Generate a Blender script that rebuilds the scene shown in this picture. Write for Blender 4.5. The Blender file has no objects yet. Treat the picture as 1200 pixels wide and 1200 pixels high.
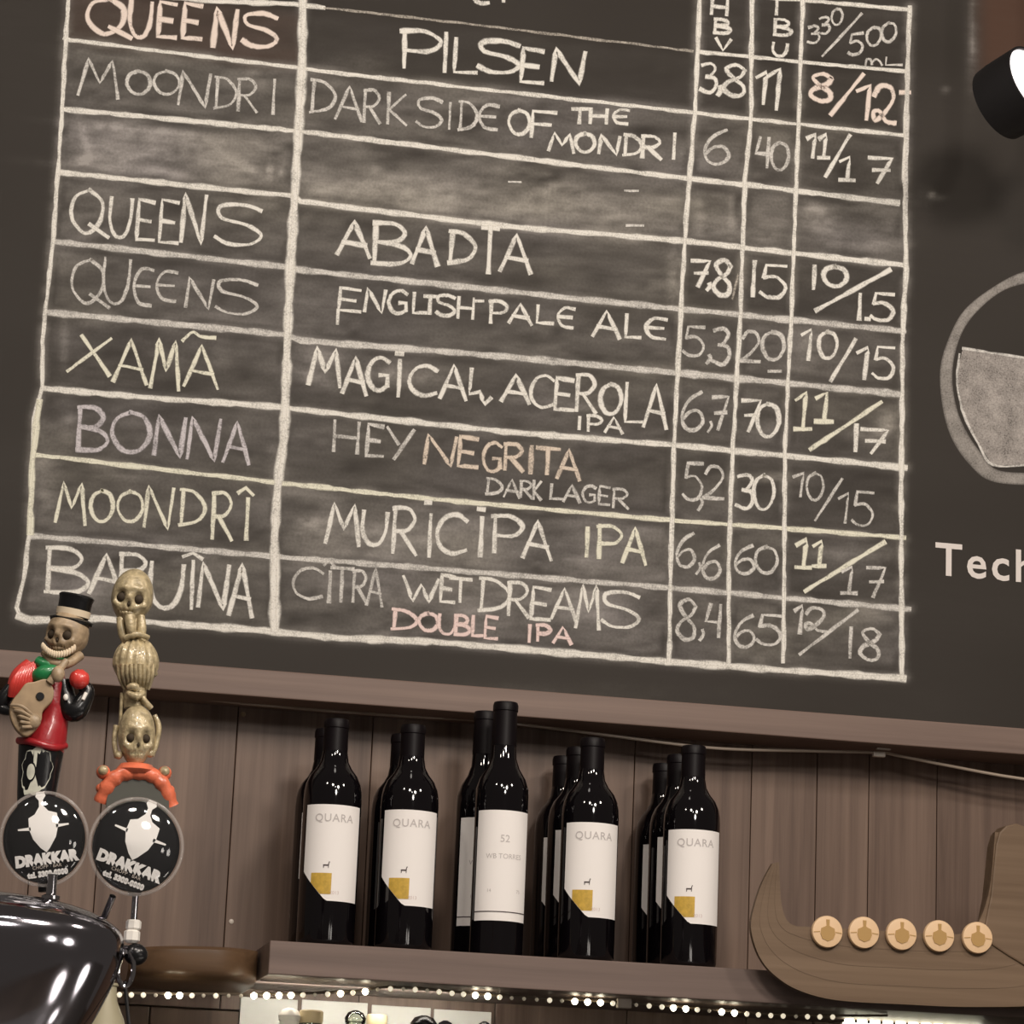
import bpy, bmesh, math, random
import numpy as np
from mathutils import Vector, Matrix
random.seed(7); rng = np.random.default_rng(11)
S = bpy.context.scene
COL = S.collection
PI = math.pi

# ------------------------------------------------------------------ camera
FPX = 3550.0
CX = Vector((0.978404, -0.086470, -0.187748))      # world axes seen from the camera
CY = Vector((-0.202695, -0.223358, -0.953428))
CZ = Vector((0.040508, 0.970893, -0.236061))
RW = Matrix((CX, CY, CZ))                           # camera -> world
CAM = Vector((-0.780108, -3.912349, -0.734520))
cd = bpy.data.cameras.new('camera'); cam = bpy.data.objects.new('camera', cd); COL.objects.link(cam)
cd.sensor_width = 36; cd.sensor_fit = 'HORIZONTAL'; cd.lens = 36 * FPX / 1200
cam.matrix_world = Matrix.Translation(CAM) @ RW.to_4x4()
cd.clip_start = 0.05; cd.clip_end = 50
S.camera = cam

def P(u, v, y=0.0):
    """point of the plane Y = y that lies behind photo pixel (u, v)"""
    r = RW @ Vector((u - 600, -(v - 600), -FPX))
    return CAM + r * ((y - CAM.y) / r.y)

# ------------------------------------------------------------------ world, lights, exposure
S.view_settings.view_transform = 'Standard'; S.view_settings.look = 'None'
S.view_settings.gamma = 1; S.view_settings.use_curve_mapping = False
S.view_settings.exposure = 0.0
w = bpy.data.worlds.new('world'); S.world = w; w.use_nodes = True
bg = w.node_tree.nodes['Background']
bg.inputs[0].default_value = (1.0, 0.86, 0.74, 1); bg.inputs[1].default_value = 0.085

def area(name, loc, target, size, power, color, spread=PI, shape='DISK'):
    l = bpy.data.lights.new(name, 'AREA'); l.shape = shape; l.size = size; l.energy = power
    l.color = color; l.spread = spread
    o = bpy.data.objects.new(name, l); COL.objects.link(o); o.location = loc
    o.rotation_euler = (Vector(target) - Vector(loc)).to_track_quat('-Z', 'Y').to_euler()
    return o
WARM = (1.0, 0.89, 0.785)
area('ceiling_lamp', (0.45, -3.3, 1.25), (0.1, 0, 0.1), 0.42, 37, WARM)
area('ceiling_lamp', (-0.75, -3.0, 1.45), (0.0, 0, 0.1), 0.35, 23, WARM)
area('ceiling_lamp', (1.6, -2.6, 1.5), (0.4, 0, 0.2), 0.30, 19, WARM)
area('ceiling_lamp', (-1.8, -2.3, 1.5), (-0.6, -1.3, -0.4), 0.22, 8, WARM)
area('ceiling_lamp', (0.1, -4.6, 1.1), (0.0, -1.0, -0.2), 0.5, 23, (1.0, 0.93, 0.86))
area('ceiling_lamp', (-0.25, -2.6, 0.9), (-0.5, -1.35, -0.5), 0.10, 2.0, (1.0, 0.95, 0.9))

def glint_light(loc, r, power, color=(1.0, .92, .84)):
    l = bpy.data.lights.new('dome_glint_light', 'POINT'); l.shadow_soft_size = r; l.energy = power; l.color = color
    o = bpy.data.objects.new('dome_glint_light', l); COL.objects.link(o); o.location = loc
glint_light((.41, -2.48, -.39), .095, 3.2)         # lights added right of the view to put highlights on the tower dome
glint_light((.22, -2.74, -.33), .055, 1.2)
glint_light((.13, -1.66, -.85), .075, 1.1)         # unseen lights added below the view for highlights low on the dome
glint_light((-.04, -1.95, -.90), .060, .7)
glint_light((-.13, -1.71, -.93), .035, .22)
lx = P(425, 1160, -.10)
l_ = area('card_fill_light', (lx.x, -.105, -.426), (lx.x, .06, -.50), .34, .36, (1.0, .95, .84), shape='RECTANGLE'); l_.data.size_y = .008  # strip light added to brighten the white cards, no fixture there
glint_light((-.24, -.70, 1.45), .08, 1.2)  # overhead light added for a highlight on the dome top

# ------------------------------------------------------------------ materials
def mat(name, color, rough=0.5, metal=0.0, spec=0.5, coat=0.0, emis=None, estr=0.0, bump=0.0, bscale=60, var=0.0):
    m = bpy.data.materials.new(name); m.use_nodes = True
    nt = m.node_tree; b = nt.nodes['Principled BSDF']
    b.inputs['Base Color'].default_value = (*color, 1); b.inputs['Roughness'].default_value = rough
    b.inputs['Metallic'].default_value = metal; b.inputs['Specular IOR Level'].default_value = spec
    b.inputs['Coat Weight'].default_value = coat; b.inputs['Coat Roughness'].default_value = 0.05
    if emis: b.inputs['Emission Color'].default_value = (*emis, 1); b.inputs['Emission Strength'].default_value = estr
    if bump or var:
        tc = nt.nodes.new('ShaderNodeTexCoord'); n = nt.nodes.new('ShaderNodeTexNoise')
        n.inputs['Scale'].default_value = bscale; n.inputs['Detail'].default_value = 5
        nt.links.new(tc.outputs['Object'], n.inputs['Vector'])
        if bump:
            bp = nt.nodes.new('ShaderNodeBump'); bp.inputs['Strength'].default_value = bump; bp.inputs['Distance'].default_value = 0.002
            nt.links.new(n.outputs['Fac'], bp.inputs['Height']); nt.links.new(bp.outputs['Normal'], b.inputs['Normal'])
        if var:
            mr = nt.nodes.new('ShaderNodeMapRange'); mr.inputs[1].default_value = .3; mr.inputs[2].default_value = .7
            mr.inputs[3].default_value = 1 - var; mr.inputs[4].default_value = 1 + var
            nt.links.new(n.outputs['Fac'], mr.inputs[0])
            vm = nt.nodes.new('ShaderNodeVectorMath'); vm.operation = 'SCALE'; vm.inputs[0].default_value = color
            nt.links.new(mr.outputs[0], vm.inputs['Scale']); nt.links.new(vm.outputs[0], b.inputs['Base Color'])
    return m

def wood(name, dark, light, axis='Z', rough=0.5, scale=1.0, spec=0.35, contrast=1.0):
    """laminate with grain along one axis"""
    m = bpy.data.materials.new(name); m.use_nodes = True; nt = m.node_tree; N = nt.nodes.new; L = nt.links.new
    b = nt.nodes['Principled BSDF']; b.inputs['Roughness'].default_value = rough; b.inputs['Specular IOR Level'].default_value = spec
    tc = N('ShaderNodeTexCoord'); mp = N('ShaderNodeMapping'); L(tc.outputs['Object'], mp.inputs[0])
    s = {'Z': (60, 60, 1.6), 'X': (1.6, 60, 60)}[axis]
    mp.inputs['Scale'].default_value = tuple(k * scale for k in s)
    n1 = N('ShaderNodeTexNoise'); n1.inputs['Scale'].default_value = 1.0; n1.inputs['Detail'].default_value = 8; n1.inputs['Roughness'].default_value = .65
    n1.inputs['Distortion'].default_value = .4
    L(mp.outputs[0], n1.inputs['Vector'])
    mp2 = N('ShaderNodeMapping'); L(tc.outputs['Object'], mp2.inputs[0])
    s2 = {'Z': (11, 11, .5), 'X': (.5, 11, 11)}[axis]; mp2.inputs['Scale'].default_value = s2
    n2 = N('ShaderNodeTexNoise'); n2.inputs['Scale'].default_value = 1.3; n2.inputs['Detail'].default_value = 3; L(mp2.outputs[0], n2.inputs['Vector'])
    mix = N('ShaderNodeMath'); mix.operation = 'MULTIPLY_ADD'; L(n1.outputs['Fac'], mix.inputs[0]); mix.inputs[1].default_value = .55
    m2 = N('ShaderNodeMath'); m2.operation = 'MULTIPLY'; L(n2.outputs['Fac'], m2.inputs[0]); m2.inputs[1].default_value = .45
    L(m2.outputs[0], mix.inputs[2])
    oi = N('ShaderNodeObjectInfo'); ad = N('ShaderNodeMath'); ad.operation = 'MULTIPLY_ADD'
    L(oi.outputs['Random'], ad.inputs[0]); ad.inputs[1].default_value = .05; L(mix.outputs[0], ad.inputs[2])
    cr = N('ShaderNodeValToRGB'); e = cr.color_ramp.elements
    h = .14 / contrast
    e[0].position = .52 - h; e[0].color = (*dark, 1); e[1].position = .54 + h; e[1].color = (*light, 1)
    L(ad.outputs[0], cr.inputs[0]); L(cr.outputs[0], b.inputs['Base Color'])
    bp = N('ShaderNodeBump'); bp.inputs['Strength'].default_value = .15; bp.inputs['Distance'].default_value = .001
    L(n1.outputs['Fac'], bp.inputs['Height']); L(bp.outputs['Normal'], b.inputs['Normal'])
    return m

def chalk(name, color, lo=.30, soft=.25):
    m = bpy.data.materials.new(name); m.use_nodes = True; nt = m.node_tree; N = nt.nodes.new; L = nt.links.new
    b = nt.nodes['Principled BSDF']; b.inputs['Base Color'].default_value = (*color, 1); b.inputs['Roughness'].default_value = .95
    b.inputs['Specular IOR Level'].default_value = .1
    tc = N('ShaderNodeTexCoord'); sx = N('ShaderNodeSeparateXYZ'); L(tc.outputs['UV'], sx.inputs[0])
    # across-stroke falloff: 1 in the middle, 0 at the edge
    a = N('ShaderNodeMath'); a.operation = 'MULTIPLY_ADD'; L(sx.outputs['Y'], a.inputs[0]); a.inputs[1].default_value = 2; a.inputs[2].default_value = -1
    ab = N('ShaderNodeMath'); ab.operation = 'ABSOLUTE'; L(a.outputs[0], ab.inputs[0])
    fo = N('ShaderNodeMapRange'); fo.interpolation_type = 'SMOOTHSTEP'; L(ab.outputs[0], fo.inputs[0])
    fo.inputs[1].default_value = 1.0; fo.inputs[2].default_value = .42; fo.inputs[3].default_value = 0; fo.inputs[4].default_value = 1
    n = N('ShaderNodeTexNoise'); n.inputs['Scale'].default_value = 420; n.inputs['Detail'].default_value = 3; L(tc.outputs['Object'], n.inputs['Vector'])
    n2 = N('ShaderNodeTexNoise'); n2.inputs['Scale'].default_value = 45; n2.inputs['Detail'].default_value = 2; L(tc.outputs['Object'], n2.inputs['Vector'])
    s1 = N('ShaderNodeMath'); s1.operation = 'MULTIPLY_ADD'; L(n.outputs['Fac'], s1.inputs[0]); s1.inputs[1].default_value = .55
    s2 = N('ShaderNodeMath'); s2.operation = 'MULTIPLY'; L(n2.outputs['Fac'], s2.inputs[0]); s2.inputs[1].default_value = .45; L(s2.outputs[0], s1.inputs[2])
    g = N('ShaderNodeMapRange'); L(s1.outputs[0], g.inputs[0]); g.inputs[1].default_value = lo; g.inputs[2].default_value = lo + soft
    g.inputs[3].default_value = .25; g.inputs[4].default_value = 1
    mu = N('ShaderNodeMath'); mu.operation = 'MULTIPLY'; L(fo.outputs[0], mu.inputs[0]); L(g.outputs[0], mu.inputs[1])
    L(mu.outputs[0], b.inputs['Alpha'])
    return m

M = {}
M['chalk_white'] = chalk('chalk_white', (.88, .855, .79), lo=.25, soft=.28)
M['chalk_pale'] = chalk('chalk_pale', (.76, .735, .69), lo=.31, soft=.28)
M['chalk_thin'] = chalk('chalk_thin', (.60, .55, .48), lo=.38, soft=.3)
M['chalk_pink'] = chalk('chalk_pink', (.88, .70, .66), lo=.22)
M['chalk_tan'] = chalk('chalk_tan', (.78, .67, .56), lo=.28)
M['chalk_blush'] = chalk('chalk_blush', (.88, .76, .68), lo=.20)
M['chalk_lilac'] = chalk('chalk_lilac', (.66, .62, .64), lo=.30)
M['chalk_yellow'] = chalk('chalk_yellow', (.86, .84, .70), lo=.26)
M['chalk_paint'] = chalk('chalk_paint', (.50, .46, .43), lo=.30, soft=.35)
M['niche'] = wood('panel_laminate', (.085, .051, .037), (.222, .150, .112), 'Z', .45)
M['under'] = wood('under_laminate', (.075, .045, .032), (.17, .11, .075), 'Z', .5)
M['trimw'] = wood('beam_laminate', (.155, .105, .085), (.265, .187, .153), 'X', .5, contrast=.8)
M['shelfw'] = wood('shelf_laminate', (.125, .090, .076), (.235, .168, .143), 'X', .5, contrast=.8)
M['amber'] = wood('varnished_wood', (.085, .047, .024), (.17, .10, .055), 'X', .35, spec=.6)
M['shipw'] = wood('ship_wood', (.125, .078, .044), (.215, .145, .092), 'X', .5)
M['dark'] = mat('dark_panel', (.022, .015, .011), .6)
M['joint'] = mat('dark_joint', (.07, .045, .034), .8)
M['bottle'] = mat('dark_glass', (.004, .003, .004), .06, spec=.6)
M['capsule'] = mat('capsule_foil', (.006, .004, .005), .42, spec=.16)
M['paper'] = mat('label_paper', (.97, .93, .90), .7, spec=.2)
M['ink'] = mat('label_ink', (.60, .56, .55), .8, spec=.1)
M['ink_dark'] = mat('label_ink_dark', (.12, .10, .10), .8, spec=.1)
M['gold'] = mat('label_gold', (.62, .40, .07), .6, spec=.3, var=.15, bscale=200)
M['pinkish'] = mat('label_grey_print', (.72, .60, .58), .8)
M['chrome'] = mat('chrome', (.50, .49, .52), .07, metal=1.0)
M['gunmetal'] = mat('black_chrome', (.36, .35, .39), .09, metal=1.0)
M['black'] = mat('black_gloss', (.008, .008, .009), .25)
M['blackm'] = mat('black_satin', (.012, .011, .012), .5)
M['white'] = mat('white_plastic', (.85, .82, .76), .4)
M['print_white'] = mat('print_white', (.97, .95, .92), .6)
M['brass'] = mat('aged_brass', (.44, .36, .215), .34, metal=.12, coat=.4, bump=.6, bscale=200, var=.35)
M['bone'] = mat('bone_resin', (.33, .245, .155), .42, bump=.4, bscale=150, var=.3)
M['teeth'] = mat('pale_teeth', (.72, .60, .44), .45)
M['socket'] = mat('dark_socket', (.035, .022, .010), .8)
M['red'] = mat('red_gloss', (.33, .014, .020), .3, coat=.4, bump=.4, bscale=90)
M['redl'] = mat('bright_red', (.62, .05, .04), .35, coat=.4, bump=.5, bscale=70)
M['green'] = mat('green_gloss', (.015, .19, .06), .35, coat=.3, bump=.6, bscale=80)
M['orange'] = mat('orange_red', (.72, .17, .085), .32, coat=.4, bump=.6, bscale=120, var=.2)
M['tan'] = mat('tan_resin', (.30, .21, .12), .45, var=.25, bscale=60)
M['cream_print'] = mat('cream_print', (.62, .62, .52), .6, var=.15, bscale=90)
M['greyg'] = mat('grey_glass_back', (.075, .075, .062), .35)
M['cable'] = mat('clear_cable', (.42, .34, .27), .35)
M['cable_dark'] = mat('cable_brown', (.12, .09, .06), .5)
M['clip'] = mat('clip_plastic', (.62, .55, .48), .4)
M['bulb_on'] = mat('bulb_lit', (.9, .85, .7), .4, emis=(1.0, .90, .66), estr=16)
M['bulb_mid'] = mat('bulb_dim', (.8, .75, .6), .4, emis=(1.0, .88, .66), estr=.75)
M['bulb_low'] = mat('bulb_faint', (.5, .45, .36), .4, emis=(1.0, .85, .62), estr=.15)
M['led'] = mat('led_lit', (1, 1, .9), .4, emis=(1.0, .96, .74), estr=6)
M['lamp_lit'] = mat('lamp_diffuser_lit', (1, 1, 1), .4, emis=(1.0, .93, .96), estr=1.0)
M['card'] = mat('white_card', (.80, .78, .72), .6)
M['cap_cream'] = mat('cream_lid', (.62, .50, .30), .4, coat=.3)
M['shieldw'] = mat('pale_gold_disc', (.78, .50, .26), .45, var=.10, bscale=120)
M['shieldi'] = mat('ochre_emblem', (.50, .30, .10), .5)
M['shieldo'] = mat('pale_rim_disc', (.86, .60, .36), .45)
M['plaster'] = mat('counter_stone', (.05, .045, .04), .4)
M['floor'] = mat('floor_tile', (.09, .07, .055), .5, var=.2, bscale=6)
M['cream'] = mat('cream_ceramic', (.44, .40, .27), .45)

def glass(name, tint, a=.12):
    m = bpy.data.materials.new(name); m.use_nodes = True; nt = m.node_tree; nt.nodes.clear(); N = nt.nodes.new; L = nt.links.new
    o = N('ShaderNodeOutputMaterial'); t = N('ShaderNodeBsdfTransparent'); t.inputs[0].default_value = (*tint, 1)
    g = N('ShaderNodeBsdfGlossy'); g.inputs['Roughness'].default_value = .06; g.inputs[0].default_value = (1, 1, 1, 1)
    lw = N('ShaderNodeLayerWeight'); lw.inputs[0].default_value = .35
    mr = N('ShaderNodeMapRange'); mr.inputs[3].default_value = a * .3; mr.inputs[4].default_value = min(1, a * 5)
    L(lw.outputs['Fresnel'], mr.inputs[0])
    mx = N('ShaderNodeMixShader'); L(mr.outputs[0], mx.inputs[0]); L(t.outputs[0], mx.inputs[1]); L(g.outputs[0], mx.inputs[2])
    L(mx.outputs[0], o.inputs[0]); return m
M['acrylic'] = glass('clear_acrylic', (.98, .98, .98), .10)
M['jarglass'] = glass('jar_glass', (.75, .78, .70), .2)

# ------------------------------------------------------------------ mesh helpers
class MB:
    def __init__(self): self.v = []; self.f = []; self.uv = {}
    def quadstrip(self): pass
    def add(self, vs, fs):
        n = len(self.v); self.v += [tuple(p) for p in vs]; self.f += [tuple(i + n for i in f) for f in fs]; return n
    def box(self, x0, x1, y0, y1, z0, z1):
        self.add([(x, y, z) for x in (x0, x1) for y in (y0, y1) for z in (z0, z1)],
                 [(0, 1, 3, 2), (4, 6, 7, 5), (0, 4, 5, 1), (2, 3, 7, 6), (0, 2, 6, 4), (1, 5, 7, 3)])
    def lathe(self, prof, origin, axis=(0, 0, 1), n=32, caps=True):
        o = Vector(origin); a = Vector(axis).normalized()
        e1 = a.orthogonal().normalized()
        if abs(a.z) > .7: e1 = (Vector((1, 0, 0)) - a * a.x).normalized()
        e2 = a.cross(e1)
        vs = []; fs = []
        for r, h in prof:
            for i in range(n):
                t = 2 * PI * i / n; vs.append(o + a * h + e1 * (r * math.cos(t)) + e2 * (r * math.sin(t)))
        m = len(prof)
        for j in range(m - 1):
            for i in range(n):
                k = (i + 1) % n; fs.append((j * n + i, j * n + k, (j + 1) * n + k, (j + 1) * n + i))
        if caps: fs.append(tuple(reversed(range(n)))); fs.append(tuple(range((m - 1) * n, m * n)))
        self.add(vs, fs)
    def tube(self, pts, rad, n=10, caps=True):
        pts = [Vector(p) for p in pts]
        if not hasattr(rad, '__len__'): rad = [rad] * len(pts)
        if 3 <= len(pts) <= 5 and n >= 8:                 # few joints: bend softly through them
            q = catmull([(*p, r_) for p, r_ in zip(pts, rad)], 5); pts = [Vector(a[:3]) for a in q]; rad = [max(a[3], 1e-4) for a in q]
        vs = []; fs = []; up = None
        for i, p in enumerate(pts):
            d = (pts[min(i + 1, len(pts) - 1)] - pts[max(i - 1, 0)]).normalized()
            if up is None: up = d.orthogonal().normalized()
            up = (up - d * up.dot(d)).normalized(); sd = d.cross(up)
            for k in range(n):
                t = 2 * PI * k / n; vs.append(p + up * (rad[i] * math.cos(t)) + sd * (rad[i] * math.sin(t)))
        for j in range(len(pts) - 1):
            for k in range(n):
                q = (k + 1) % n; fs.append((j * n + k, j * n + q, (j + 1) * n + q, (j + 1) * n + k))
        if caps: fs.append(tuple(reversed(range(n)))); fs.append(tuple(range((len(pts) - 1) * n, len(pts) * n)))
        self.add(vs, fs)
    def ball(self, c, r, n=16, m=10, rot=None, fn=None):
        c = Vector(c); r = Vector(r) if hasattr(r, '__len__') else Vector((r, r, r))
        vs = [None]; fs = []
        def pt(d):
            q = Vector((d.x * r.x, d.y * r.y, d.z * r.z))
            if fn: q = fn(d, q)
            if rot: q = rot @ q
            return c + q
        vs = [pt(Vector((0, 0, -1)))]
        for j in range(1, m):
            ph = -PI / 2 + PI * j / m
            for i in range(n):
                t = 2 * PI * i / n; vs.append(pt(Vector((math.cos(ph) * math.cos(t), math.cos(ph) * math.sin(t), math.sin(ph)))))
        vs.append(pt(Vector((0, 0, 1))))
        for i in range(n):
            k = (i + 1) % n; fs.append((0, 1 + k, 1 + i))
            for j in range(m - 2):
                a = 1 + j * n; fs.append((a + i, a + k, a + n + k, a + n + i))
            a = 1 + (m - 2) * n; fs.append((a + i, a + k, len(vs) - 1))
        self.add(vs, fs)
    def prism(self, poly, y0, y1):
        """closed polygon of (x, z) extruded from y0 (front) to y1"""
        n = len(poly)
        vs = [(x, y0, z) for x, z in poly] + [(x, y1, z) for x, z in poly]
        fs = [tuple(range(n)), tuple(reversed(range(n, 2 * n)))] + [(i, i + n, (i + 1) % n + n, (i + 1) % n) for i in range(n)]
        self.add(vs, fs)
    def build(self, name, m, parent=None, smooth=False, bevel=0, origin=None):
        me = bpy.data.meshes.new(name); o = bpy.data.objects.new(name, me); COL.objects.link(o)
        vs = self.v
        if origin is not None: o.location = origin; vs = [tuple(Vector(p) - Vector(origin)) for p in vs]
        me.from_pydata(vs, [], self.f); me.update()
        bm = bmesh.new(); bm.from_mesh(me); bmesh.ops.recalc_face_normals(bm, faces=bm.faces); bm.to_mesh(me); bm.free()
        me.materials.append(m)
        if smooth:
            for p in me.polygons: p.use_smooth = True
            try: me.set_sharp_from_angle(angle=math.radians(smooth if smooth > 1 else 40))
            except Exception: pass
        if bevel:
            b = o.modifiers.new('bevel', 'BEVEL'); b.width = bevel; b.segments = 2; b.limit_method = 'ANGLE'
        if parent is not None:
            o.parent = parent
            if parent.type == 'EMPTY' or True:
                o.matrix_parent_inverse = Matrix.Identity(4)
                if origin is None: o.location = -WP(parent)
                else: o.location = Vector(origin) - WP(parent)
        return o
def WP(o):
    p = Vector(o.location)
    while o.parent: o = o.parent; p += Vector(o.location)
    return p
def empty(name, loc): 
    o = bpy.data.objects.new(name, None); o.empty_display_size = .02; COL.objects.link(o); o.location = loc; return o
def tag(o, label=None, cat=None, group=None, kind=None):
    if label: o['label'] = label
    if cat: o['category'] = cat
    if group: o['group'] = group
    if kind: o['kind'] = kind
    return o
def catmull(pts, k=6, closed=False):
    pts = [tuple(p) for p in pts]; n = len(pts)
    if n < 3: return pts
    out = []
    rngi = range(n if closed else n - 1)
    for i in rngi:
        if closed: p = [pts[(i + j) % n] for j in (-1, 0, 1, 2)]
        else: p = [pts[max(i - 1, 0)], pts[i], pts[i + 1], pts[min(i + 2, n - 1)]]
        for s in range(k):
            t = s / k
            out.append(tuple(.5 * (2 * p[1][a] + (p[2][a] - p[0][a]) * t + (2 * p[0][a] - 5 * p[1][a] + 4 * p[2][a] - p[3][a]) * t * t
                       + (-p[0][a] + 3 * p[1][a] - 3 * p[2][a] + p[3][a]) * t ** 3) for a in range(len(p[0]))))
    if not closed: out.append(pts[-1])
    return out
def text_mesh(s, size, bold=0.0, space=1.0):
    """vertices (x, z) centred on 0 and faces of a line of print"""
    c = bpy.data.curves.new('t', 'FONT'); c.body = s; c.size = size; c.align_x = 'CENTER'; c.align_y = 'CENTER'
    c.offset = bold; c.space_character = space; c.resolution_u = 3
    o = bpy.data.objects.new('t', c); COL.objects.link(o)
    me = bpy.data.meshes.new_from_object(o.evaluated_get(bpy.context.evaluated_depsgraph_get()))
    vs = [(v.co.x, v.co.y) for v in me.vertices]; fs = [tuple(p.vertices) for p in me.polygons]
    bpy.data.objects.remove(o); bpy.data.curves.remove(c); bpy.data.meshes.remove(me)
    return vs, fs

# ================================================================== SETTING
X0, X1 = -1.25, 1.45
# wall carrying everything
mb = MB(); mb.box(X0, X1, .045, .12, -1.45, 1.75); wall = tag(mb.build('wall_back', M['joint']), kind='structure')
# laminate panels of the niche; joints read off the photo
px = [-160, 40, 118, 272, 432, 590, 742, 880, 957, 1018, 1098, 1210, 1330]
xs = [P(u, 950, .03).x for u in px]; xs[0] = X0; xs[-1] = X1
for a, b in zip(xs[:-1], xs[1:]):
    m_ = MB(); m_.box(a + .0005, b - .0005, .030, .0448, -.450, .03)
    m_.build('wall_panel', M['niche'], wall, bevel=.0008)
xl = P(282, 1180, .03).x
for a, b, mm in ((X0, P(60, 1180, .03).x, 'under'), (P(60, 1180, .03).x, P(176, 1180, .03).x, 'under'), (P(176, 1180, .03).x, xl, 'under'),
                 (xl, xl + .45, 'dark'), (xl + .45, xl + .9, 'dark'), (xl + .9, X1, 'dark')):
    m_ = MB(); m_.box(a + .0008, b - .0008, .030, .0448, -1.0, -.452); m_.build('wall_panel', M[mm], wall, bevel=.0012)
mb = MB(); mb.box(X0, X1, -3.5, .12, -1.46, -1.45); tag(mb.build('floor', M['floor']), kind='structure')

# wooden beam under the chalkboard
mb = MB(); mb.box(X0, X1, -.060, .0275, -.0555, -.0195); beam = mb.build('wooden_beam', M['trimw'], bevel=.0015)
tag(beam, 'brown wooden beam running along the bottom edge of the chalkboard', 'beam')
# bottle shelf
XS = P(316, 1110, -.22).x
mb = MB(); mb.box(XS, X1, -.22, .0275, -.423, -.382); shelf = mb.build('wall_shelf', M['shelfw'], bevel=.0015)
tag(shelf, 'brown wooden wall shelf carrying the row of wine bottles', 'shelf')
# varnished board left of the shelf
r0 = P(150, 1120, -.12).x; zt = -.388; zb = -.430
mb = MB(); XR = XS - .004
prof = [(-.17, zt - .004), (-.165, zt), (.03, zt), (.03, zb), (-.15, zb), (-.165, zb + .006), (-.17, zb + .012)]
n = len(prof)
vs = []; K = 36
for i in range(K + 1):
    t = i / K; x = r0 + (XR - r0) * t; s = .012 * (1 - math.sin(PI * t)) ** 2
    vs += [(x, y + (s * 3 if y < 0 else 0), z - (.006 * (1 - t) ** 2 if z > zb + .02 else 0)) for y, z in prof]
fs = [(i * n + j, i * n + (j + 1) % n, (i + 1) * n + (j + 1) % n, (i + 1) * n + j) for i in range(K) for j in range(n)]
fs += [tuple(range(n)), tuple(reversed(range(K * n, K * n + n)))]
mb.add(vs, fs); o = mb.build('varnished_board', M['amber'], smooth=True)
tag(o, 'short varnished amber-brown board at the left end of the bottle shelf', 'board')

# ================================================================== CHALKBOARD
ROWS = [
 [(83, -15), (230, 0), (345, 5), (380, 9), (600, 34), (812, 60), (820, 61), (1062, 84)],
 [(75, 44), (83, 47), (345, 79), (364, 82), (812, 132), (1060, 159)],
 [(75, 128), (345, 153), (812, 210), (870, 216), (1053, 238)],
 [(70, 202), (345, 230), (352, 236), (600, 266), (800, 282), (1060, 311)],
 [(63, 283), (337, 313), (348, 316), (796, 362), (1060, 388)],
 [(57, 366), (333, 392), (354, 399), (592, 418), (796, 437), (1056, 462)],
 [(50, 455), (187, 467), (333, 477), (342, 479), (592, 506), (796, 522), (1062, 548)],
 [(43, 533), (180, 549), (320, 565), (508, 585), (792, 610), (1060, 630)],
 [(37, 628), (333, 653), (550, 670), (787, 689), (1066, 714)],
 [(20, 722), (35, 727), (110, 725), (300, 738), (400, 748), (508, 752), (800, 777), (1060, 795)]]
COLS = [
 [(84, -40), (80, 0), (75, 83), (73, 127), (67, 213), (62, 283), (53, 367), (50, 400), (50, 453), (40, 490), (34, 627), (28, 680), (19, 712), (24, 724)],
 [(355, -40), (355, 0), (354, 77), (350, 153), (345, 233), (340, 317), (337, 400), (333, 510), (325, 570), (322, 620), (322, 737)],
 [(821, -40), (820, 0), (815, 122), (804.5, 252), (798, 360), (790, 520), (786, 660), (784, 776)],
 [(882, -40), (881.5, 0), (880, 140), (873, 210), (870, 297), (868, 364), (858, 540), (854, 660), (854, 776)],
 [(942, -40), (941, 0), (936, 140), (930.5, 280), (927, 380), (920, 520), (918, 776)],
 [(1066, 8), (1060, 210), (1062, 315), (1058, 380), (1056, 600), (1057, 795)]]

def vnoise(U, V, su, sv, seed):
    r = np.random.default_rng(seed); g = r.random((90, 90))
    a = (U / su) % 88; b = (V / sv) % 88; i = a.astype(int); j = b.astype(int); fa = a - i; fb = b - j
    fa = fa * fa * (3 - 2 * fa); fb = fb * fb * (3 - 2 * fb)
    return (g[i, j] * (1 - fa) * (1 - fb) + g[i + 1, j] * fa * (1 - fb) + g[i, j + 1] * (1 - fa) * fb + g[i + 1, j + 1] * fa * fb)
def sstep(x, a, b): t = np.clip((x - a) / (b - a), 0, 1); return t * t * (3 - 2 * t)

bz0, bz1 = -.0195, 1.45
NX, NZ = 620, 340
gx = np.linspace(X0, X1, NX); gz = np.linspace(bz0, bz1, NZ)
GX, GZ = np.meshgrid(gx, gz)                       # (NZ, NX)
# board point -> place in the table drawing
d = np.stack([GX - CAM.x, np.full_like(GX, -CAM.y), GZ - CAM.z], -1)
Rn = np.array(RW)
c = d @ Rn
U = 600 + FPX * c[..., 0] / -c[..., 2]; V = 600 - FPX * c[..., 1] / -c[..., 2]
def rowy(k, u): a = np.array(ROWS[k]); return np.interp(u, a[:, 0], a[:, 1])
def colx(k, v): a = np.array(COLS[k]); return np.interp(v, a[:, 1], a[:, 0])
base = {1: [.06, .03, .05, .05, .05], 2: [.30, .28, .28, .26, .20], 3: [.50, .42, .34, .30, .36], 4: [.26, .25, .12, .12, .10],
        5: [.26, .22, .22, .22, .28], 6: [.16, .18, .22, .22, .16], 7: [.18, .16, .18, .16, .12], 8: [.30, .34, .22, .20, .16], 9: [.30, .34, .28, .26, .26], 0: [0, 0, .04, .04, .05]}
dust = np.zeros_like(U)
ns = vnoise(U, V, 70, 22, 1) * .6 + vnoise(U, V, 26, 9, 2) * .4
nf = vnoise(U + .3 * V, V, 14, 6, 3)
edgew = vnoise(U, V, 30, 30, 9) * 8
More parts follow.
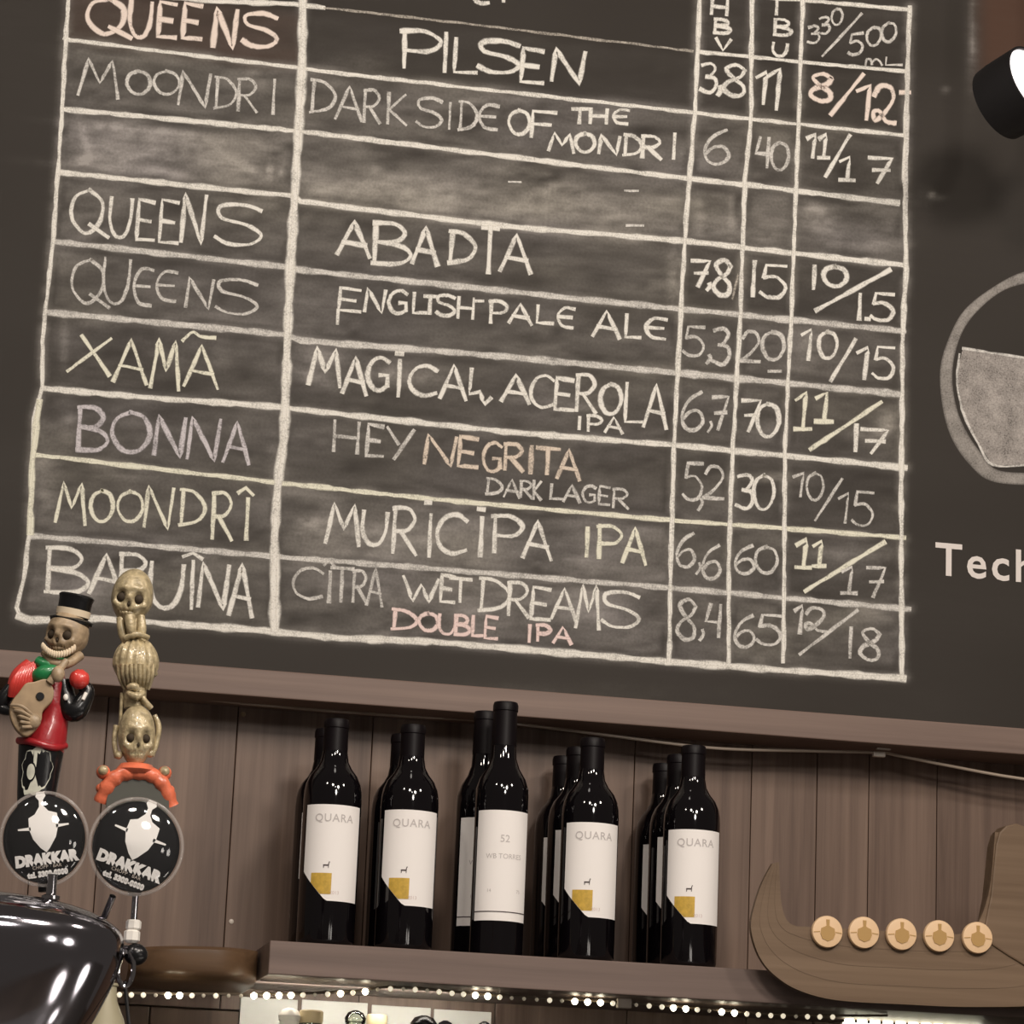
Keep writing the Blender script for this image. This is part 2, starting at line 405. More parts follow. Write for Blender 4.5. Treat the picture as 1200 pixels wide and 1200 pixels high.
for r in range(10):
    for cc in range(5):
        if r == 0:
            if cc < 2: continue
            top, bot = V - rowy(0, U) + 90, rowy(0, U) - V
        else: top, bot = V - rowy(r - 1, U), rowy(r, U) - V
        lf = U - colx(cc, V); rt = colx(cc + 1, V) - U
        md = np.minimum(np.minimum(top, bot), np.minimum(lf, rt)) - edgew
        mk = sstep(md, -2, 9)
        dust += mk * base[r][cc] * (-.12 + 1.35 * ns + .45 * nf * vnoise(U, V, 50, 30, 40 + r) * 2)
def blob(x, y, rx, ry, amt, ang=0.0, p=2):
    """wiped or rubbed patch of chalk"""
    global dust
    ca, sa = math.cos(ang), math.sin(ang); a = (U - x) * ca + (V - y) * sa; b = -(U - x) * sa + (V - y) * ca
    q = np.abs(a / rx) ** p + np.abs(b / ry) ** p
    dust = dust + 1.45 * amt * np.exp(-q) * (.55 + .9 * vnoise(U, V, 9, 5, 21) * vnoise(U, V, 40, 12, 22) * 2)
for a in [(200, 176, 100, 20, .17, .10, 6), (190, 202, 90, 5, .30, .08), (150, 150, 60, 4, .25, .1), (285, 194, 18, 4, .40, .5), (316, 200, 3, 10, .35), (330, 202, 2, 5, .3), (100, 165, 5, 24, .35, -.25), (96, 187, 9, 4, .5),
          (130, 190, 24, 12, .15), (230, 160, 80, 6, .12, .1),
          (450, 225, 90, 26, .16, .1, 4), (640, 240, 120, 24, .16, .1, 4), (560, 262, 160, 4, .3, .12), (720, 275, 60, 4, .2, .1), (372, 215, 12, 18, .15), (438, 202, 8, 10, .15),
          (840, 262, 24, 12, .25), (820, 255, 6, 20, .2), (857, 255, 4, 20, .2), (900, 265, 20, 20, .12), (905, 282, 16, 6, .15),
          (960, 255, 22, 16, .22, .4), (990, 275, 45, 14, .16, .1), (1030, 285, 25, 10, .2), (1010, 262, 40, 24, .1),
          (380, 420, 26, 14, .28), (372, 445, 28, 7, .22, .3), (470, 440, 60, 12, .15, .1), (650, 472, 60, 5, .15, .1),
          (75, 400, 5, 26, .25), (110, 378, 20, 6, .15), (80, 490, 12, 30, .15), (260, 420, 12, 22, .10),
          (500, 640, 140, 26, .14, .08, 4), (700, 640, 70, 26, .08, .08, 4), (375, 615, 26, 30, .16, -.5), (620, 705, 140, 24, .10, .08, 4),
          (950, 400, 20, 10, .2), (1040, 495, 14, 14, .35, .4), (1015, 510, 24, 8, .2), (905, 560, 30, 6, .2, .1),
          (1000, 650, 40, 10, .18), (1010, 720, 30, 9, .15), (865, 760, 30, 8, .1), (945, 560, 14, 6, .1),
          (355, 640, 16, 60, .06), (100, 700, 30, 22, .14), (260, 660, 50, 10, .10), (420, 75, 36, 12, .07),
          (120, 60, 40, 8, .05), (790, 320, 8, 30, .3), (52, 560, 14, 40, .2), (325, 545, 10, 30, .2),
          (1097, 233, 10, 4, .12), (1092, 228, 4, 3, .3), (1108, 105, 5, 4, .14), (1080, 235, 12, 12, .06), (1140, 55, 7, 50, .10), (1139, 20, 3, 24, .12), (1139, 52, 3, 14, .22),
          (560, 815, 200, 14, .05)]:
    blob(*a)
# rubbed halo of dust along every ruled line
def segd(p0, p1):
    x0, y0 = p0; x1, y1 = p1; L2 = (x1 - x0) ** 2 + (y1 - y0) ** 2
    t = np.clip(((U - x0) * (x1 - x0) + (V - y0) * (y1 - y0)) / L2, 0, 1)
    return np.hypot(U - x0 - t * (x1 - x0), V - y0 - t * (y1 - y0))
dm = np.full_like(U, 1e3)
for ln in ROWS[1:] + COLS:
    for a, b in zip(ln[:-1], ln[1:]): dm = np.minimum(dm, segd(a, b))
dust += .34 * np.exp(-(dm / 6.0) ** 2) * (.3 + 1.3 * vnoise(U, V, 24, 11, 33))
dust += .018 * vnoise(U, V, 120, 60, 5)
dust = np.clip(dust, 0, 1)
warm = np.clip(sstep(U, 1130, 1165) * sstep(130 - V, 0, 70) * .95 + .38 * sstep(-np.abs(V - rowy(1, U) + 30), -46, -20) * (U > 80) * (U < 352) * (.5 + ns), 0, 1)  # brown tone in the upper right corner and the first row's left cell
purp = vnoise(U, V, 90, 40, 8)
vs = np.stack([GX, np.zeros_like(GX), GZ], -1).reshape(-1, 3)
idx = np.arange(NX * NZ).reshape(NZ, NX)
q = np.stack([idx[:-1, :-1], idx[:-1, 1:], idx[1:, 1:], idx[1:, :-1]], -1).reshape(-1, 4)
me = bpy.data.meshes.new('chalkboard')
nb = len(vs)
back = np.array([(X0, .026, bz0), (X1, .026, bz0), (X1, .026, bz1), (X0, .026, bz1)])
corner = [idx[0, 0], idx[0, -1], idx[-1, -1], idx[-1, 0]]
vs = np.vstack([vs, back])
rim = [list(idx[0, :]) + [nb + 1, nb], list(idx[:, -1]) + [nb + 2, nb + 1], list(idx[-1, ::-1]) + [nb + 3, nb + 2], list(idx[::-1, 0]) + [nb, nb + 3]]
faces = q.tolist() + [list(map(int, r[::-1])) for r in rim] + [[nb, nb + 1, nb + 2, nb + 3][::-1]]
me.from_pydata(vs.tolist(), [], faces); me.update()
for nm, arr in (('dust', dust), ('brown_tint', warm), ('tint', purp)):
    at = me.attributes.new(nm, 'FLOAT', 'POINT'); at.data.foreach_set('value', np.append(arr.reshape(-1), np.zeros(4)).astype(np.float32))
m = bpy.data.materials.new('chalkboard_paint'); m.use_nodes = True; nt = m.node_tree; N = nt.nodes.new; L = nt.links.new
b = nt.nodes['Principled BSDF']; b.inputs['Roughness'].default_value = .6; b.inputs['Specular IOR Level'].default_value = .25
def attr(n): a = N('ShaderNodeAttribute'); a.attribute_name = n; return a.outputs['Fac']
tc = N('ShaderNodeTexCoord')
n1 = N('ShaderNodeTexNoise'); n1.inputs['Scale'].default_value = 260; n1.inputs['Detail'].default_value = 4; L(tc.outputs['Object'], n1.inputs['Vector'])
mp = N('ShaderNodeMapping'); mp.inputs['Rotation'].default_value = (0, .12, 0); mp.inputs['Scale'].default_value = (14, 14, 90); L(tc.outputs['Object'], mp.inputs[0])
n2 = N('ShaderNodeTexNoise'); n2.inputs['Scale'].default_value = 1; n2.inputs['Detail'].default_value = 5; L(mp.outputs[0], n2.inputs['Vector'])
mm = N('ShaderNodeMath'); mm.operation = 'MULTIPLY_ADD'; L(n1.outputs['Fac'], mm.inputs[0]); mm.inputs[1].default_value = .9; mm.inputs[2].default_value = .0
m3 = N('ShaderNodeMath'); m3.operation = 'MULTIPLY_ADD'; L(n2.outputs['Fac'], m3.inputs[0]); m3.inputs[1].default_value = 1.1; L(mm.outputs[0], m3.inputs[2])
fd = N('ShaderNodeMath'); fd.operation = 'MULTIPLY'; fd.use_clamp = True; L(attr('dust'), fd.inputs[0]); L(m3.outputs[0], fd.inputs[1])
mx0 = N('ShaderNodeMixRGB'); mx0.inputs[1].default_value = (.0270, .0215, .0168, 1); mx0.inputs[2].default_value = (.072, .032, .017, 1); L(attr('brown_tint'), mx0.inputs[0])
dc = N('ShaderNodeMixRGB'); dc.inputs[1].default_value = (.37, .345, .30, 1); dc.inputs[2].default_value = (.37, .345, .335, 1); L(attr('tint'), dc.inputs[0])
mx = N('ShaderNodeMixRGB'); L(fd.outputs[0], mx.inputs[0]); L(mx0.outputs[0], mx.inputs[1]); L(dc.outputs[0], mx.inputs[2])
L(mx.outputs[0], b.inputs['Base Color'])
me.materials.append(m)
board = bpy.data.objects.new('chalkboard', me); COL.objects.link(board)
tag(board, 'large black chalkboard with a hand-ruled beer price table in white chalk', 'chalkboard')

# ---- chalk strokes: flat ribbons on the board
LAYER = [0]; WK = 1.0
def ribbon(mb, uvs, pts, wd, jit=.35):
    """pts in drawing units, wd width; appended to mb with uvs"""
    LAYER[0] += 1; y = -.0004 - (LAYER[0] % 60) * .000012
    pts = [p for i, p in enumerate(pts) if i == 0 or math.dist(p, pts[i - 1]) > .3]
    if len(pts) < 2: return
    p = np.array(pts, float)
    # extend ends a little, resample
    d0 = p[0] - p[1]; p[0] += d0 / np.linalg.norm(d0) * wd * .25
    d1 = p[-1] - p[-2]; p[-1] += d1 / np.linalg.norm(d1) * wd * .25
    nrm = []
    for i in range(len(p)):
        t = p[min(i + 1, len(p) - 1)] - p[max(i - 1, 0)]; t /= np.linalg.norm(t) + 1e-9; nrm.append((-t[1], t[0]))
    base = len(mb.v); vs = []; fs = []
    ph1, ph2 = random.uniform(0, 6), random.uniform(0, 6); wd = wd * WK; arc = 0
    for i in range(len(p)):
        arc += float(np.linalg.norm(p[i] - p[i - 1])) if i else 0
        h = wd * .5 * (1 + random.uniform(-.10, .10)) * (1 + .16 * math.sin(arc / 9 + ph1) + .10 * math.sin(arc / 31 + ph2)) * 1.22
        jx, jy = random.uniform(-jit, jit), random.uniform(-jit, jit)
        for s in (-1, 1):
            q = P(p[i][0] + s * nrm[i][0] * h + jx, p[i][1] + s * nrm[i][1] * h + jy, y); vs.append(q); uvs.append((i / len(p), 0 if s < 0 else 1))
    for i in range(len(p) - 1): fs.append((2 * i, 2 * i + 2, 2 * i + 3, 2 * i + 1))
    mb.add(vs, fs)
def build_chalk(name, mb, uvs, m, label=None):
    me = bpy.data.meshes.new(name); me.from_pydata(mb.v, [], mb.f); me.update()
    ul = me.uv_layers.new(name='uv')
    for lp in me.loops: ul.data[lp.index].uv = uvs[lp.vertex_index]
    me.materials.append(M[m]); o = bpy.data.objects.new(name, me); COL.objects.link(o); o.parent = board
    if label: o['label'] = label
    return o
def dens(pts, step=9):
    out = [pts[0]]
    for a, b in zip(pts[:-1], pts[1:]):
        k = max(1, int(math.dist(a, b) / step))
        for i in range(1, k + 1): out.append((a[0] + (b[0] - a[0]) * i / k, a[1] + (b[1] - a[1]) * i / k))
    return out
def line(pts, wd, m='chalk_white', jit=.5):
    mb = MB(); uv = []; pts = dens(pts); ribbon(mb, uv, pts, wd, jit)
    if wd > 4:                                       # the line was gone over twice, never quite on itself
        off = random.choice([-1, 1]) * wd * .35; ph = random.uniform(0, 6)
        tr = [(p[0] + off * .35 * math.sin(i * .21 + ph), p[1] + off * .45 * math.sin(i * .17 + ph * 2)) for i, p in enumerate(pts)]
        ribbon(mb, uv, tr, wd * .55, jit * 1.4)
    return build_chalk('chalk_line', mb, uv, m)
for k, (wd, mt) in enumerate([(3.0, 'chalk_thin'), (5, 'chalk_white'), (6.5, 'chalk_white'), (7, 'chalk_white'), (7.5, 'chalk_pale'), (8, 'chalk_pale'),
                              (7.5, 'chalk_white'), (6, 'chalk_yellow'), (7, 'chalk_pale'), (8.5, 'chalk_white')]):
    if k == 0: line(ROWS[0][:4], 6, 'chalk_white'); line(ROWS[0][3:6], 3.2, 'chalk_thin'); line(ROWS[0][6:], 4.5, 'chalk_white')
    else: line(ROWS[k], wd, mt)
line([(941, 0), (1066, 11)], 5)
line([(60, -45), (400, -25)], 6); line([(400, -25), (941, 0)], 4)
for k, wd in enumerate([5.4, 11.5, 5.8, 5.6, 5.2, 6.2]): line(COLS[k], wd, 'chalk_white' if k else 'chalk_white')
line([(46, 470), (38, 540), (35, 625)], 8, 'chalk_yellow'); line([(22, 722), (36, 727)], 9); line([(1064, 40), (1062, 250)], 4, 'chalk_pale')

SK = .105
def C_(*p): return ('c', p)
def L_(*p): return ('l', p)
FONT = {
 'A': [L_((0, 1), (.48, 0), (1, 1)), L_((.16, .62), (.86, .66))],
 'B': [L_((.06, 1), (.06, 0)), C_((.0, .02), (.55, 0), (.82, .2), (.6, .42), (.1, .47)), C_((.1, .47), (.72, .52), (1, .72), (.7, .95), (.0, 1))],
 'C': [C_((1, .14), (.66, 0), (.25, .12), (.02, .5), (.15, .85), (.55, 1), (1, .88))],
 'D': [L_((.12, 0), (.08, 1)), C_((.0, .02), (.55, .06), (1, .42), (.75, .82), (.0, 1))],
 'E': [L_((.9, .04), (.1, .0), (.04, 1), (.94, .98)), L_((.06, .5), (.72, .52))],
 'e': [C_((1, .04), (.4, .04), (.04, .45), (.3, .92), (.95, .98)), L_((.08, .5), (.85, .48))],
 'F': [L_((1, .0), (.08, .02), (.04, 1)), L_((.04, .5), (.8, .48))],
 'G': [C_((.95, .12), (.6, 0), (.2, .15), (.02, .55), (.25, .92), (.6, .98), (.92, .82)), L_((.92, .85), (.9, .52), (.55, .54))],
 'H': [L_((0, 0), (.0, 1)), L_((1, 0), (.98, 1)), L_((0, .5), (1, .5))],
 'I': [L_((.5, 0), (.5, 1))],
 'T': [L_((0, .03), (1, .0)), L_((.5, 0), (.5, 1))],
 'K': [L_((.05, 0), (.05, 1)), L_((.9, 0), (.1, .55), (1, 1))],
 'L': [L_((.06, 0), (.04, 1), (1, .95))],
 'l': [L_((.1, 0), (.05, .75), (.5, .65), (.75, 1), (1, .8))],
 'M': [L_((0, 1), (.22, 0), (.52, .62), (.82, 0), (1, 1))],
 'N': [L_((0, 1), (.1, 0), (.86, 1), (1, 0))],
 'O': [C_((.5, 0), (.12, .2), (.02, .6), (.3, .97), (.72, .95), (1, .55), (.85, .12), (.45, .0))],
 'P': [L_((.1, 0), (.12, 1)), C_((.0, .05), (.6, .0), (1, .22), (.75, .5), (.12, .55))],
 'Q': [C_((.5, 0), (.1, .2), (.04, .65), (.4, .96), (.75, .7), (.8, .25), (.45, .0)), L_((.5, .75), (1, 1))],
 'R': [L_((.08, 0), (.06, 1)), C_((.0, .03), (.6, .0), (.9, .22), (.6, .48), (.1, .52)), L_((.35, .52), (1, 1))],
 'S': [C_((.98, .1), (.6, 0), (.1, .1), (.15, .38), (.7, .5), (1, .72), (.75, .97), (.3, 1), (.02, .86))],
 'U': [C_((.05, 0), (.03, .6), (.3, .97), (.7, .95), (.95, .55), (1, 0))],
 'V': [L_((0, 0), (.5, 1), (1, 0))],
 'W': [L_((0, 0), (.3, 1), (.52, .3), (.75, 1), (1, 0))],
 'X': [L_((.3, 0), (1, 1)), L_((1, 0), (0, 1))],
 'Y': [L_((0, 0), (.45, .5)), L_((1, 0), (.3, 1))],
 'm': [C_((0, 1), (.05, .3), (.3, .3), (.38, .9)), C_((.4, .6), (.6, .25), (.8, .4), (1, 1))],
 '0': [C_((.5, 0), (.1, .2), (.02, .6), (.3, .97), (.72, .95), (1, .55), (.85, .12), (.42, .02))],
 '1': [L_((0, .2), (.85, 0), (.7, 1))],
 'i': [L_((.5, 0), (.5, 1))],
 'j': [L_((.0, .22), (.6, 0), (.5, 1)), L_((0, 1), (1, .95))],
 '2': [C_((.05, .25), (.3, .02), (.75, .05), (.9, .32), (.5, .7), (.0, .97)), L_((0, .97), (1, .95))],
 'z': [C_((.05, .3), (.3, .02), (.75, .05), (.85, .35), (.5, .75), (.15, .95), (.05, .75), (.3, .7), (.6, .95), (1, .98))],
 '3': [C_((.05, .08), (.6, .0), (.9, .15), (.6, .42), (.35, .46)), C_((.35, .46), (.9, .5), (1, .75), (.65, 1), (.0, .92))],
 '4': [L_((.25, 0), (.0, .55), (.8, .55)), L_((.85, .0), (.8, 1))],
 '5': [L_((1, .0), (.2, .02), (.12, .42)), C_((.12, .42), (.6, .36), (1, .62), (.8, .95), (.3, 1), (.0, .88))],
 '6': [C_((.85, .0), (.3, .25), (.02, .65), (.2, .97), (.65, 1), (.98, .75), (.75, .5), (.35, .55), (.1, .72))],
 '7': [L_((.0, .06), (1, .0), (.42, 1)), L_((.2, .52), (.9, .46))],
 '8': [C_((.9, .15), (.55, .0), (.12, .15), (.4, .42), (.85, .65), (.85, .92), (.45, 1), (.05, .82), (.2, .58), (.7, .38), (.9, .15))],
 ',': [C_((.6, 0), (.8, .4), (.2, 1))], '-': [L_((0, .5), (1, .5))],
 '~': [C_((0, .9), (.3, .0), (.55, .45), (1, .6))], '^': [L_((0, .9), (.5, .0), (1, 1))], '.': [L_((.2, .5), (.8, .5))],
}
FONT['/'] = [L_((1, 0), (0, 1))]
REG = {'A': (0, 0, 3), 'B': (340, 0, 2.5), 'C': (780, 0, 1200 / 420), 'D': (0, 360, 3), 'E': (300, 360, 2.4), 'F': (760, 340, 2.5)}
def word(reg, glyphs, wd=4.6, m='chalk_white', sk=SK):
    """glyphs: (char, x0, x1, y0, y1) boxes read off an enlarged crop of the photo"""
    ox, oy, s = REG[reg]; mb = MB(); uv = []
    for gph in glyphs:
        ch, x0, x1, y0, y1 = gph[:5]
        X = ox + x0 / s; Wd = (x1 - x0) / s; Y = oy + y0 / s; H = (y1 - y0) / s
        k = 0 if ch in '/~-' else min(sk * Wd, H * .3)          # rise or fall of the hand across the letter
        ln = .045 * H if ch not in '/' else 0
        for kind, pts in FONT[ch]:
            q = [(X + a * Wd - (bb - .5) * ln, Y + bb * (H - k) + a * k) for a, bb in pts]
            q = catmull(q, 6) if kind == 'c' else dens(q, 7)
            ribbon(mb, uv, q, wd * random.uniform(.9, 1.1), .25)
    return build_chalk('chalk_lettering', mb, uv, m)
W = word
W('A', [('Q', 305, 465, -15, 135), ('U', 455, 532, 2, 135), ('E', 555, 625, 5, 135), ('E', 642, 715, 10, 140), ('N', 752, 832, 28, 172), ('S', 852, 975, 40, 170)], 6, 'chalk_blush')
W('A', [('M', 278, 418, 203, 348), ('O', 445, 528, 245, 335), ('O', 540, 630, 245, 335), ('N', 630, 738, 250, 378), ('D', 755, 830, 268, 388), ('R', 835, 905, 275, 395), ('I', 940, 985, 278, 403)], 4.2, 'chalk_pale')
W('A', [('Q', 248, 385, 660, 835), ('U', 385, 462, 693, 838), ('E', 480, 548, 700, 848), ('E', 560, 632, 700, 858), ('N', 640, 722, 680, 858), ('S', 755, 920, 710, 868)], 5, 'chalk_white')
W('A', [('Q', 250, 388, 905, 1082), ('U', 362, 455, 905, 1072), ('e', 468, 537, 938, 1078), ('e', 548, 622, 948, 1062), ('N', 655, 748, 975, 1088), ('S', 758, 905, 975, 1110)], 4.2, 'chalk_pale')
W('B', [('P', 322, 440, 85, 208), ('I', 440, 470, 95, 212), ('L', 480, 548, 112, 218), ('S', 550, 672, 113, 218), ('E', 675, 748, 140, 246), ('N', 768, 862, 143, 246)], 5.6)
W('B', [('D', 60, 132, 232, 336), ('A', 135, 212, 250, 355), ('R', 215, 265, 262, 362), ('K', 285, 342, 272, 367)], 4.2, 'chalk_pale')
W('B', [('S', 370, 445, 283, 376), ('I', 450, 485, 300, 380), ('D', 495, 548, 295, 386), ('e', 552, 610, 303, 382)], 4.2, 'chalk_pale')
W('B', [('O', 640, 702, 320, 396), ('F', 705, 778, 323, 408)], 5)
W('B', [('T', 825, 872, 318, 362), ('H', 880, 928, 318, 362), ('e', 945, 992, 320, 364)], 4.4, sk=.04)
W('B', [('M', 758, 832, 388, 448), ('O', 835, 892, 388, 448), ('N', 905, 965, 395, 455), ('D', 978, 1030, 393, 460), ('R', 1030, 1088, 397, 467), ('I', 1110, 1140, 390, 467)], 4.6)
W('B', [('A', 140, 236, 645, 755), ('B', 242, 355, 650, 782), ('A', 360, 434, 664, 778), ('D', 465, 542, 675, 778), ('T', 560, 608, 663, 803), ('A', 618, 708, 684, 802)], 5.8)
W('B', [('E', 140, 212, 842, 915), ('I', 125, 155, 905, 950), ('N', 220, 278, 845, 918), ('G', 288, 345, 848, 922), ('L', 360, 400, 858, 920), ('T', 392, 428, 866, 922), ('S', 428, 482, 862, 927),
        ('H', 493, 537, 870, 935), ('-', 543, 566, 870, 895)], 4.4)
W('B', [('P', 583, 635, 880, 950), ('A', 642, 708, 888, 952), ('L', 722, 772, 895, 950), ('e', 782, 832, 898, 962)], 4.6)
W('B', [('A', 888, 967, 908, 992), ('L', 982, 1028, 920, 992), ('e', 1040, 1102, 928, 995)], 5)
W('B', [('I', 615, 635, -12, 6)], 5); W('B', [('C', 540, 582, -22, 12)], 5)
for g_ in [('-', 640, 676, 526, 540), ('-', 980, 1020, 552, 566), ('-', 985, 1035, 654, 668)]: W('B', [g_], 3, 'chalk_pale')
W('D', [('X', 240, 388, 95, 240), ('A', 402, 518, 108, 272), ('M', 533, 632, 112, 292), ('A', 650, 768, 128, 288), ('~', 642, 758, 88, 122)], 4.6, 'chalk_yellow')
W('D', [('B', 272, 380, 348, 512), ('O', 393, 527, 362, 515), ('N', 545, 650, 380, 528), ('N', 662, 772, 385, 542), ('A', 788, 878, 398, 552)], 5.4, 'chalk_lilac')
W('D', [('M', 198, 302, 612, 765), ('O', 318, 397, 640, 757), ('O', 413, 502, 643, 757), ('N', 510, 607, 628, 782), ('D', 632, 720, 638, 775), ('R', 745, 818, 650, 820), ('I', 855, 882, 670, 818), ('^', 838, 890, 632, 660)], 4.8, 'chalk_yellow')
W('D', [('B', 162, 312, 842, 1015), ('A', 318, 430, 862, 1015), ('B', 420, 530, 865, 1005), ('U', 525, 642, 895, 1062), ('I', 660, 692, 890, 1062), ('^', 645, 712, 860, 885), ('N', 700, 802, 898, 1062), ('A', 808, 890, 900, 1090)], 5.6, 'chalk_white')
W('E', [('M', 150, 238, 112, 225), ('A', 245, 312, 138, 248), ('G', 313, 376, 138, 238), ('I', 390, 415, 148, 252), ('.', 388, 420, 124, 136), ('C', 430, 508, 160, 252), ('A', 520, 592, 160, 262), ('l', 598, 662, 172, 274)], 5.4)
W('E', [('A', 692, 770, 188, 272), ('C', 772, 836, 188, 285), ('E', 840, 897, 198, 292), ('R', 900, 957, 188, 297), ('O', 968, 1027, 213, 303), ('L', 1038, 1092, 213, 328), ('A', 1093, 1157, 213, 342)], 5.2)
W('E', [('I', 900, 920, 308, 344), ('P', 930, 972, 303, 352), ('A', 982, 1032, 308, 356)], 4)
W('E', [('H', 220, 288, 318, 412), ('E', 310, 362, 328, 422), ('Y', 368, 442, 338, 432)], 4.8, 'chalk_pale')
W('E', [('N', 475, 562, 358, 448), ('E', 568, 628, 363, 452), ('G', 638, 692, 378, 466), ('R', 698, 752, 383, 462), ('I', 762, 785, 390, 468), ('T', 788, 852, 393, 472), ('A', 848, 912, 398, 487)], 5.2, 'chalk_tan')
W('E', [('D', 648, 692, 480, 530), ('A', 698, 742, 483, 537), ('R', 743, 777, 488, 537), ('K', 780, 803, 488, 542)], 3.8, 'chalk_pale')
W('E', [('L', 828, 867, 498, 542), ('A', 866, 912, 498, 550), ('G', 918, 957, 500, 552), ('E', 963, 997, 503, 557), ('R', 1003, 1048, 510, 567)], 3.8, 'chalk_pale')
W('E', [('M', 198, 292, 548, 672), ('U', 298, 368, 572, 672), ('R', 384, 452, 562, 697), ('I', 478, 500, 582, 702), ('.', 470, 498, 542, 556), ('C', 508, 592, 578, 697), ('I', 622, 645, 590, 702), ('.', 618, 650, 562, 574), ('P', 662, 748, 583, 697), ('A', 752, 832, 598, 712)], 5.6, 'chalk_white')
W('E', [('I', 920, 942, 618, 702), ('P', 958, 1027, 612, 712), ('A', 1033, 1098, 618, 724)], 5, 'chalk_yellow')
W('E', [('C', 103, 187, 728, 824), ('I', 193, 222, 742, 832), ('^', 192, 222, 712, 730), ('T', 210, 272, 730, 832), ('R', 272, 312, 740, 832), ('A', 313, 357, 733, 842)], 4.6, 'chalk_pale')
W('E', [('W', 413, 512, 756, 832), ('E', 518, 562, 752, 832), ('T', 545, 605, 760, 832)], 4.8, 'chalk_white')
W('E', [('D', 628, 712, 760, 862), ('R', 708, 768, 772, 872), ('E', 773, 832, 786, 882), ('A', 833, 902, 788, 882), ('M', 902, 967, 778, 907), ('S', 972, 1078, 795, 905)], 4.8, 'chalk_white')
W('E', [('D', 383, 452, 848, 912), ('O', 458, 512, 858, 912), ('U', 513, 562, 863, 922), ('B', 598 - 38, 602, 866, 924), ('L', 608, 647, 868, 927), ('E', 643, 682, 868, 934)], 4.6, 'chalk_pink')
W('E', [('I', 760, 778, 893, 942), ('P', 788, 827, 892, 942), ('A', 838, 888, 898, 948)], 4.6, 'chalk_pink')
# number columns
n_ = dict(wd=4.2)
W('C', [('H', 155, 207, -6, 52), ('B', 163, 217, 63, 115), ('V', 168, 217, 128, 172)], 4.4)
W('C', [('I', 362, 382, -6, 50), ('B', 363, 422, 63, 122), ('U', 358, 407, 143, 190)], 4.4)
W('C', [('3', 476, 514, 88, 143), ('3', 513, 549, 58, 112), ('0', 556, 592, 30, 82), ('/', 525, 657, 46, 188)], 3.6, 'chalk_pale', sk=-.05)
W('C', [('5', 613, 660, 115, 180), ('0', 673, 722, 93, 150), ('0', 723, 772, 78, 137)], 3.8, 'chalk_pale', sk=-.1)
W('C', [('m', 670, 725, 192, 218), ('L', 735, 792, 192, 218)], 3.2, 'chalk_pale', sk=0)
W('C', [('3', 118, 170, 210, 312), (',', 172, 188, 288, 320), ('8', 193, 272, 213, 325)], 5)
W('C', [('1', 303, 340, 238, 348), ('1', 340, 388, 228, 368)], 5)
W('C', [('8', 483, 562, 243, 342), ('/', 553, 662, 248, 385), ('1', 640, 690, 282, 402), ('z', 693, 772, 283, 415), ('-', 785, 818, 295, 325)], 5.4, 'chalk_blush')
W('C', [('6', 130, 215, 428, 552)], 4.4, 'chalk_pale')
W('C', [('4', 303, 352, 458, 562), ('0', 353, 412, 473, 572)], 4.4, 'chalk_pale')
W('C', [('1', 473, 503, 448, 528), ('j', 513, 550, 448, 532), ('/', 535, 617, 452, 592), ('j', 583, 635, 523, 608), ('7', 678, 757, 523, 617)], 5)
W('C', [('7', 85, 147, 868, 962), (',', 136, 152, 948, 972), ('8', 160, 222, 868, 992)], 5.2); W('C', [('/', 223, 243, 918, 1002)], 3, 'chalk_thin')
W('C', [('I', 285, 305, 873, 992), ('5', 318, 402, 883, 1000)], 5)
W('C', [('I', 487, 507, 888, 968), ('0', 528, 607, 888, 962), ('/', 503, 752, 903, 1040)], 6)
W('C', [('I', 640, 660, 983, 1072), ('.', 665, 688, 1060, 1075), ('5', 688, 762, 978, 1076)], 4.8)
W('F', [('5', 103, 162, 103, 195), (',', 168, 184, 190, 216), ('3', 188, 237, 110, 220)], 4.6, 'chalk_pale')
W('F', [('2', 273, 327, 118, 215), ('0', 333, 397, 118, 207), ('-', 352, 388, 230, 246)], 4.6, 'chalk_pale')
W('F', [('1', 448, 480, 113, 206), ('0', 498, 552, 118, 202), ('/', 533, 607, 143, 267), ('1', 610, 645, 165, 262), ('5', 658, 718, 163, 262)], 4.6, 'chalk_white')
W('F', [('6', 98, 162, 293, 412), (',', 172, 188, 385, 416), ('7', 186, 232, 308, 412)], 4.6, 'chalk_pale')
W('F', [('7', 272, 327, 318, 416), ('0', 318, 382, 328, 432)], 5, 'chalk_white')
W('F', [('j', 430, 478, 298, 412), ('j', 490, 542, 298, 390), ('/', 473, 682, 328, 467)], 5.4, 'chalk_yellow')
W('F', [('I', 600, 615, 393, 472), ('7', 622, 700, 403, 482)], 5, 'chalk_white')
W('F', [('5', 103, 157, 503, 617), (',', 144, 160, 610, 646), ('2', 163, 222, 513, 617)], 4.2, 'chalk_pale')
W('F', [('3', 258, 307, 538, 642), ('0', 308, 367, 538, 645)], 4.6, 'chalk_white')
W('F', [('1', 423, 457, 533, 606), ('0', 463, 512, 533, 617), ('/', 488, 567, 553, 675), ('1', 556, 588, 593, 682), ('5', 598, 657, 588, 692)], 3.8, 'chalk_pale')
W('F', [('6', 83, 137, 708, 812), (',', 138, 154, 800, 832), ('6', 158, 212, 743, 847)], 4.4, 'chalk_pale')
W('F', [('6', 253, 312, 743, 832), ('0', 313, 377, 748, 832)], 4.4, 'chalk_pale')
W('F', [('j', 433, 478, 728, 817), ('j', 483, 520, 733, 812), ('/', 458, 692, 738, 882)], 5.4, 'chalk_yellow')
W('F', [('j', 566, 612, 808, 892), ('7', 638, 692, 808, 902)], 4.6, 'chalk_pale')
W('F', [('8', 83, 142, 903, 1027), (',', 148, 164, 995, 1027), ('4', 168, 217, 918, 1017)], 4.6, 'chalk_pale')
